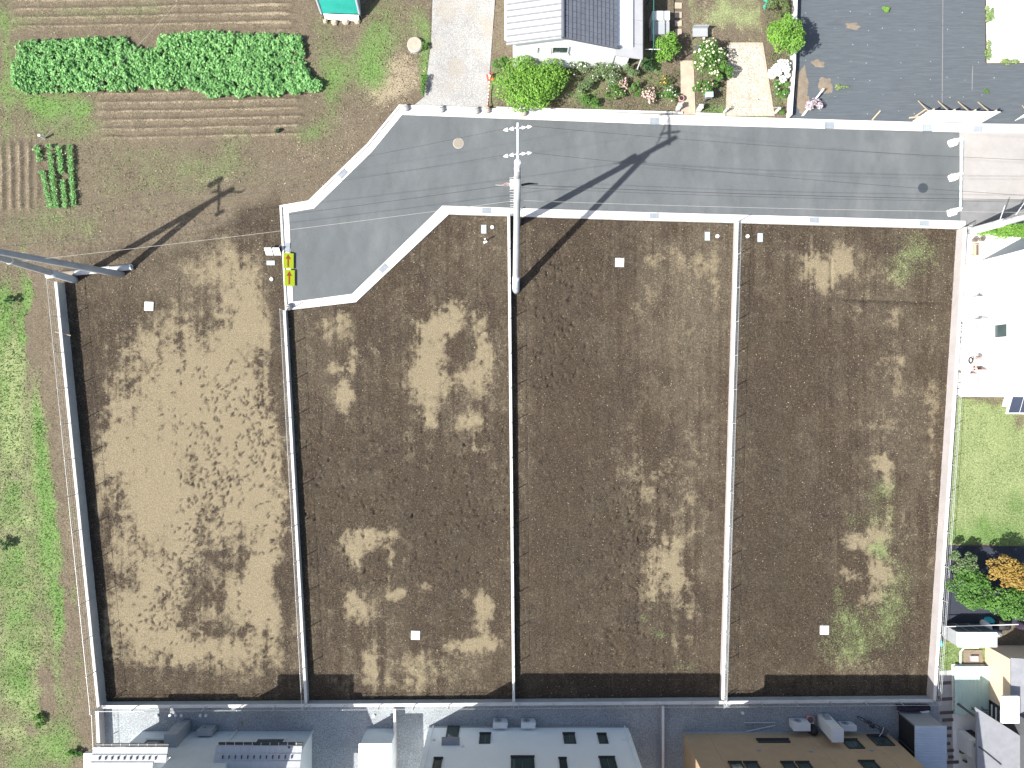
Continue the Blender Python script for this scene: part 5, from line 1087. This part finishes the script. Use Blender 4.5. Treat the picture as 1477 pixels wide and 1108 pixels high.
# bicycle
def bicycle(px, py, ang, lab):
    x, y = P(px,py); t = thing('bicycle', lab, 'bicycle', (x,y,0)); c, s_ = math.cos(ang), math.sin(ang)
    Q = lambda u, z, v=0: (x+c*u-s_*v+ .22*z*-s_*0, y+s_*u+c*v, z)
    for u in (-.5,.5):
        ring = [Q(u+.32*math.cos(a), .34+.32*math.sin(a)) for a in np.linspace(0,2*math.pi,25)]; wh = MB().tube(ring, .022, n=6, cap=False).build('wheel', M_black, t)
        mb = MB()
        for k in range(10): a = k*math.pi/5; mb.tube([Q(u,.34),Q(u+.30*math.cos(a),.34+.30*math.sin(a))], .004, n=3)
        mb.build('spokes', M_steel, wh)
    mb = MB()
    for a, b in (((-.5,.34),(-.1,.32)),((-.1,.32),(-.22,.8)),((-.5,.34),(-.2,.72)),((-.1,.32),(.34,.76)),((-.2,.74),(.34,.82)),((.5,.34),(.32,.95))): mb.tube([Q(*a),Q(*b)], .02, n=6)
    mb.build('frame', M_dgrey, t); MB().obox(Q(-.24,0)[0],Q(-.24,0)[1],.82,.88,.26,.14,ang).build('saddle', M_black, t)
    MB().tube([Q(.28,.98,-.28),Q(.32,.99,0),Q(.28,.98,.28)], .016, n=6).build('handlebar', M_steel, t); mb = MB(); mb.obox(*Q(.58,0)[:2],.62,.84,.3,.34,ang); mb.build('basket', M_dgrey, t); MB().obox(*Q(-.1,0)[:2],.28,.31,.3,.22,ang).build('pedals', M_dgrey, t)
bicycle(1252,1040,-.45,'black bicycle parked on the gravel behind the brown house')
# --- corrugated shed
t = thing('corrugated_shed','open dark shed with ribbed bluish roof behind the wall corner','shed',(*P(1312,1026),0)); a = (X(1293),P(0,1150)[1]); b = (X(1334),P(0,1025)[1]); z1 = 1.9
MB().box(a[0]+.05,b[0]-.02,b[1]-.03,b[1],0,z1-.05).build('back_wall', M_grey, t); MB().box(b[0]-.05,b[0]-.021,a[1],b[1]-.031,0,z1-.05).build('side_wall', M_grey, t)
for yy in (b[1]-.1,b[1]-1.6,b[1]-3.2): MB().obox(a[0]+.08,yy,0,z1-.05,.06,.06).build('post', M_dgrey, t)
MB().box(a[0]+.6,b[0]-.06,a[1],b[1]-.04,0,.05).build('floor', M_black, t); MB().box(a[0]+.12,a[0]+.15,a[1]+.2,b[1]-.14,.02,z1-.06).build('shade_sheet', M_black, t)  # black sheet stands in for the shade inside the open side
rf = MB().box(a[0]-.05,b[0]+.05,a[1],b[1]+.05,z1-.05,z1).build('roof', M_blueroof, t); mb = MB(); yy = b[1]+.02
while yy > a[1]: mb.hexa([(a[0]-.05,yy-.05,z1+.001),(b[0]+.05,yy-.05,z1+.001),(b[0]+.05,yy,z1+.001),(a[0]-.05,yy,z1+.001),(a[0]-.05,yy-.038,z1+.03),(b[0]+.05,yy-.038,z1+.03),(b[0]+.05,yy-.012,z1+.03),(a[0]-.05,yy-.012,z1+.03)]); yy -= .14
tag(mb.build('ribs', M_blueroof, rf), kind='stuff')
t = thing('covered_bundle','dark purple cloth covering a bundle behind the wall corner','cloth',(*P(1315,1018),0)); x, y = P(1314,1019); mb = MB(); vs = []; rr = random.Random(4)
for i in range(13):
    for j in range(5): vs.append((x+(i/12-.5)*1.9, y+(j/4-.5)*.34, .02+(.42 if 0 < j < 4 else .05)*(1-.3*abs(i-6)/6)+rr.uniform(-.05,.05)))
mb.add(vs,[(i*5+j,(i+1)*5+j,(i+1)*5+j+1,i*5+j+1) for i in range(12) for j in range(4)]); mb.build('cloth', M_purple, t, True); MB().obox(P(1330,1023)[0],P(1330,1023)[1],.02,.3,.45,.14,.1).build('white_bag', M_paint, t)

# --- right side: garden shed, terrace, beige house, carport
a, b = P(1357.5,899), P(1412,917); z1 = 1.35
t = thing('garden_shed','small white flat roofed garden shed below the green trees','shed',(b[0],b[1],0)); MB().box(a[0],b[0],b[1]-.05,a[1],0,z1).build('body', M_grey, t); kk = (H-z1)/H
MB().box(a[0]+.03,b[0]+.05,b[1]-.12,a[1]-.02,z1,z1+.06).build('roof', M_paint, t)
for k in range(3): xx = a[0]+(b[0]-a[0])*(k+.5)/3; MB().box(xx-.3,xx+.3,a[1],a[1]+.015,.1,z1-.1).build('shade_panel', M_dgrey, t)  # dark panels paint the shade on the back wall
MB().tube([(a[0]-.3,a[1]+.12,.9),(b[0]+1.6,a[1]+.25,.9)], .03, n=6).build('rail', M_paint, t)
def tarp(px, py, rx, ry, h_, m, lab, seed):
    x, y = P(px,py); rr = np.random.default_rng(seed); mb = MB(); n, q = 20, 6; vs = [(x,y,h_)]
    for j in range(1,q+1):
        for k in range(n):
            a_ = 2*math.pi*k/n; f_ = j/q; sq = 1/max(abs(math.cos(a_)),abs(math.sin(a_)))**.6
            vs.append((x+math.cos(a_)*rx/S*f_*sq, y+math.sin(a_)*ry/S*f_*sq, max(.02,h_*(1-f_**3)+rr.normal()*.035*(f_ < 1))))
    fs = [(0,1+k,1+(k+1)%n) for k in range(n)]+[(1+(j-1)*n+k,1+j*n+k,1+j*n+(k+1)%n,1+(j-1)*n+(k+1)%n) for j in range(1,q) for k in range(n)]
    return tag(mb.add(vs,fs).build('tarpaulin_bundle', m, smooth=True), lab, 'tarpaulin', 'tarpaulin bundles beside the garden shed')
tarp(1421,908,8,8,.7,M_blue,'crumpled blue tarpaulin bundle beside the white garden shed',1); tarp(1424,893,6,4,.5,M_cyan,'small cyan tarpaulin bundle above the blue one',2); tarp(1442,899,14,10,.6,M_black,'large black tarpaulin bundle beside the blue one',3); tarp(1436,913,7,5,.35,M_grey,'pale grey plastic bundle in front of the black tarpaulin',4); tarp(1472,901,8,7,.6,M_purple,'dark bundle at the right edge beside the black tarpaulin',5); tarp(1350,924,4,8,.55,M_cyan,'cyan bag hanging beside the wall near the garden shed',6); tarp(1417,899,5,6,.75,M_paint,'white plastic bundle between garden shed and blue tarpaulin',7)
for k,(px,py,L) in enumerate(((1362,985,.78),(1363.5,1008,.78),(1365.5,1027.5,.78),(1367,1038,.62),(1368,1050,.36),(1368.5,1061,.3),(1368,1072,.2),(1371,1082,.36),(1371.5,1091.5,.3),(1374,1099,.7))):
    x, y = P(px,py); x *= .999; o = MB().obox(x,y,.031,.06,L,.17,.06).build('sleeper', M_slot)
    tag(o, 'dark brown sleeper set in the side path, ' + ['farthest from the houses at the bottom','second from the lawn end','third from the lawn end','fourth from the lawn end','fifth from the lawn end','sixth from the lawn end','the shortest of the row','eighth from the lawn end','ninth from the lawn end','the last one at the bottom picture edge'][k], 'sleeper', 'sleepers of the side path')
a, b = P(1372,958), P(1421,1027); 
t = thing('timber_deck','pale green board deck beside the beige house','deck',(a[0],b[1],0)); n = 9
for k in range(n):
    x0_ = a[0]+(b[0]-a[0])*k/n; MB().box(x0_+.004,x0_+(b[0]-a[0])/n-.004,b[1]-.15*(k%2)*.3,a[1],.28,.32).build('board', M_deck, t)
for u in (0.06,.5,.94):
    for v in (.05,.95): MB().obox(a[0]+(b[0]-a[0])*u,b[1]+(a[1]-b[1])*v,.03,.28,.08,.08).build('support', M_wood, t)
t = thing('beige_house','two storey beige sided house with grey slate roof at the lower right','house',(*P(1424,975),0)); x0 = X(1421); y1 = P(0,931)[1]; y0 = P(0,1005)[1]
MB().box(x0,x0+9,y0,y1,-.1,2.0).build('wall', M_beige, t)
MB().hexa([(x0-.0,y0-.5,1.98),(x0+9,y0-.5,3.4),(x0+9,y1+.1,3.4),(x0-.0,y1+.1,1.98),(x0-.02,y0-.5,2.06),(x0+9,y0-.5,3.5),(x0+9,y1+.1,3.5),(x0-.02,y1+.1,2.06)]).build('roof', M_groof, t)
MB().box(x0+.3,x0+9,y0-6,y0-.001,-.1,2.6).build('wall', M_dgrey, t)
for k in range(3): MB().box(x0-.02,x0+.02,y0-.9,y0-.2,.5+k*.35,.58+k*.35).build('shutter_slat', M_paint, t)
a = g(1443,1042,2.6); b = g(1468,1003,2.6); MB().box(a[0],b[0],a[1],b[1],2.60,2.72).build('balcony_roof', M_paint, t)
for k in range(2): MB().box(a[0]+.1,b[0]-.1,a[1]+.4+k*.7,a[1]+.43+k*.7,2.7205,2.735).build('roof_joint', M_acw, t)
t = thing('slate_carport','open carport with plain grey slate roof at the bottom right corner','carport',(*P(1420,1060),0)); z1 = 2.3
q = [g(1408,1021,z1), g(1560,1118,z1), g(1560,1200,z1), g(1412,1200,z1)]
MB().prism([(p_[0],p_[1]) for p_ in q], z1-.12, z1).build('roof', M_groof, t)
for px, py in ((1416,1040),(1470,1075),(1530,1115),(1420,1150),(1540,1180)):
    p_ = g(px,py,z1); MB().obox(p_[0],p_[1],.0,z1-.12,.1,.1).build('post', M_dgrey, t)
p_, q_ = g(1412,1077,z1+.02), g(1444,1103,z1+.02); MB().tube([p_,q_], .035, n=6).build('ridge_joint', M_frame, t)
a = g(1398,1070,1.5); t = thing('white_store','small white store box beside the grey carport','store box',(a[0],a[1],0)); p0, p1 = g(1401,1094,1.3), g(1412,1069,1.3); MB().box(p0[0],p1[0],p0[1],p1[1],.04,1.3).build('body', M_paint, t); MB().box(p0[0]-.03,p1[0]+.03,p0[1]-.03,p1[1]+.03,1.3,1.34).build('lid', M_acw, t); MB().box(p0[0]+.1,p1[0]-.1,p1[1]-.3,p1[1]-.1,1.341,1.36).build('vent', M_grey, t)
x, y = P(1395,1058); t = thing('dark_planter','dark planter box beside the white store','planter',(x,y,0)); MB().obox(x,y,.04,.45,.5,.42,.2).build('box', M_black, t); MB().obox(x,y,.451,.47,.42,.34,.2).build('soil', M_slot, t)
for k,(px,py) in enumerate(((1388,1072),(1386,1085),(1391,1098))): plant('terrace_plant',['small green plant on the pale terrace nearest the dark planter','small green plant in the middle of the pale terrace','small green plant on the pale terrace at the bottom edge'][k],'plant',px,py,4,3,.3,L_green,90,.07,4,group='terrace plants')
x, y = P(1403,1018); t = thing('drying_rack','dark folding drying rack at the end of the deck','rack',(x,y,0))
for u in (-.3,.3): MB().tube([(x+u,y-.2,.03),(x+u,y+.15,.8)], .02, n=5).build('leg', M_dgrey, t); MB().tube([(x+u,y+.2,.03),(x+u,y-.1,.8)], .02, n=5).build('leg', M_dgrey, t)
for v in (-.1,.0,.1): MB().tube([(x-.4,y+v,.8),(x+.4,y+v,.8)], .015, n=5).build('bar', M_dgrey, t)
x, y = P(1403,946); t = thing('garden_bed','small planting bed with a pale curved edging on the little lawn','garden bed',(x,y,0)); ring = [(x-.75+.0,y-.45,.06),(x-.75,y+.25,.06),(x-.55,y+.5,.06),(x+.3,y+.5,.06)]; MB().tube(ring, .06, n=6).build('edging', M_kerb, t); MB().obox(x,y-.05,.01,.05,1.1,.8).build('soil', M_dirt, t); MB().obox(x,y-.1,.05,.2,.4,.3).build('stone', M_conc, t)
# --- white house at the right
t = thing('white_villa','white rendered house with sunlit wall at the right edge','house',(*P(1412,470),0)); x0 = X(1412); y1 = P(0,377)[1]; y0 = P(0,571)[1]
MB().add([(x0,y0,-.1),(x0+10,y0,-.1),(x0+10,y1+2.6,-.1),(x0,y1,-.1),(x0,y0,5.6),(x0+10,y0,5.6),(x0+10,y1+2.6,5.6),(x0,y1,5.6)],[(3,2,1,0),(4,5,6,7),(0,1,5,4),(1,2,6,5),(2,3,7,6),(3,0,4,7)]).build('wall', M_wwall, t)
MB().box(x0-.3,x0+10.3,y0-.3,y1+.4,5.62,5.8).build('roof', M_silver, t)
zc = 2.0; yc = -(477-CY)/S*(H-zc)/H
fr_ = MB().box(x0-.06,x0-.001,yc-.4,yc+.4,1.35,2.35).build('window', M_frameW, t); MB().box(x0-.075,x0-.061,yc-.34,yc+.34,1.41,2.29).build('pane', M_glass, fr_)
MB().box(x0-.012,x0-.001,y0,y1,-.1,.25).build('plinth', M_conc, t)
for p_, z_ in ((372,1.6),(420,2.6),(510,2.4)): yy = -(p_-CY)/S*(H-z_)/H; MB().tube([(x0,yy,z_),(x0-.09,yy,z_)], .07, n=12).build('vent_cap', M_acw, t)
def boxunit(px0, px1, py0, py1, h_, lab, m=M_acw):
    a, b = P(px0,py1), P(px1,py0); t = thing('outdoor_unit', lab, 'outdoor unit', (a[0],a[1],0), 'outdoor units along the white villa'); MB().box(a[0],b[0],a[1],b[1],.07,h_).build('casing', m, t); MB().box(a[0]-.012,b[0]+.012,a[1]-.012,b[1]+.012,h_,h_+.02).build('lid', m, t)
    ym = (a[1]+b[1])/2; MB().tube([(a[0],ym,h_*.55),(a[0]-.015,ym,h_*.55)], .18, n=16).build('fan_grille', M_grey, t)
    for v in (.15,.85): yy = a[1]+(b[1]-a[1])*v; MB().box(a[0]-.03,b[0]+.03,yy-.04,yy+.04,.0,.07).build('foot', M_grey, t)
boxunit(1398,1408,430,449,.62,'white outdoor unit nearest the bright hedge beside the villa'); boxunit(1400,1410,462,488,1.0,'tall white outdoor unit in the middle of the villa wall'); boxunit(1401,1410,534,560,.7,'grey white outdoor unit nearest the lawn beside the villa', M_grey)
x, y = P(1402,527); t = thing('pink_tricycle','pink child tricycle on the white apron beside the villa','tricycle',(x,y,0))
for u, v in ((-.14,.18),(.14,.18),(0,-.22)):
    ring = [(x+u, y+v+.11*math.cos(a_), .14+.11*math.sin(a_)) for a_ in np.linspace(0,2*math.pi,17)]; MB().tube(ring, .028, n=6, cap=False).build('wheel', M_black if v > 0 else M_pink, t)
MB().tube([(x,y+.2,.16),(x,y,.2),(x,y-.2,.3),(x,y-.22,.52)], .03, n=6).build('frame', M_pink, t); MB().obox(x,y+.1,.3,.35,.26,.26).build('seat', M_pink, t); MB().tube([(x-.22,y-.2,.54),(x+.22,y-.2,.54)], .025, n=6).build('handlebar', M_pink, t); MB().obox(x,y+.26,.35,.52,.26,.03).build('backrest', M_pink, t); MB().obox(x-.02,y-.42,.18,.32,.42,.2).build('basket', M_pink, t); t.scale = (1.5,1.5,1.5)
t = thing('solar_annexe','low annexe with dark panelled roof above the lawn at the right edge','annexe',(*P(1460,590),0)); z1 = 2.6; q = [g(1473,520,z1), g(1452,597,z1), g(1620,600,z1), g(1620,520,z1)]
MB().prism([(p_[0]+1.6,p_[1]+(.3 if i_ in (1,2) else 0)) for i_, p_ in enumerate(q)][::-1], -.1, z1-.1).build('wall', M_wwall, t); rf = MB().prism([(p_[0],p_[1]) for p_ in q][::-1], z1-.099, z1).build('roof', M_paint, t)
for k in range(4):
    u0, u1 = .03+k*.12, .03+k*.12+.10; A_, B_ = Vector(q[0][:2]), Vector(q[1][:2]); dx = Vector((1,0)); pa = [B_+dx*(.08+k*.62)+Vector((0,.06)), B_+dx*(.08+k*.62+.56)+Vector((0,.06)), A_+dx*(.08+k*.62+.56)-Vector((0,.06)), A_+dx*(.08+k*.62)-Vector((0,.06))]; MB().prism([tuple(p_) for p_ in pa], z1+.001, z1+.05).build('solar_panel', M_panel, rf)
for k,(px,py) in enumerate(((1403,347),(1413,346))):
    x, y = P(px,py); t = thing('plant_pot',['brown plant pot beside the villa nearest the plot wall','brown plant pot beside the villa nearest the hedge'][k],'pot',(x,y,0),'plant pots beside the hedge'); MB().lathe(x,y,[(.1,.02),(.15,.25),(.16,.27)],14).build('pot', M_tan, t); MB().lathe(x,y,[(.13,.271),(.12,.28)],12).build('soil', M_slot, t)
a = P(1404,362); t = thing('planter_box','narrow cream planter box beside the villa apron','planter',(a[0],a[1],0)); MB().box(a[0]-.08,a[0]+.12,a[1]-.35,a[1]+.35,.02,.3).build('box', M_wood, t); MB().box(a[0]-.04,a[0]+.08,a[1]-.3,a[1]+.3,.301,.31).build('soil', M_slot, t)
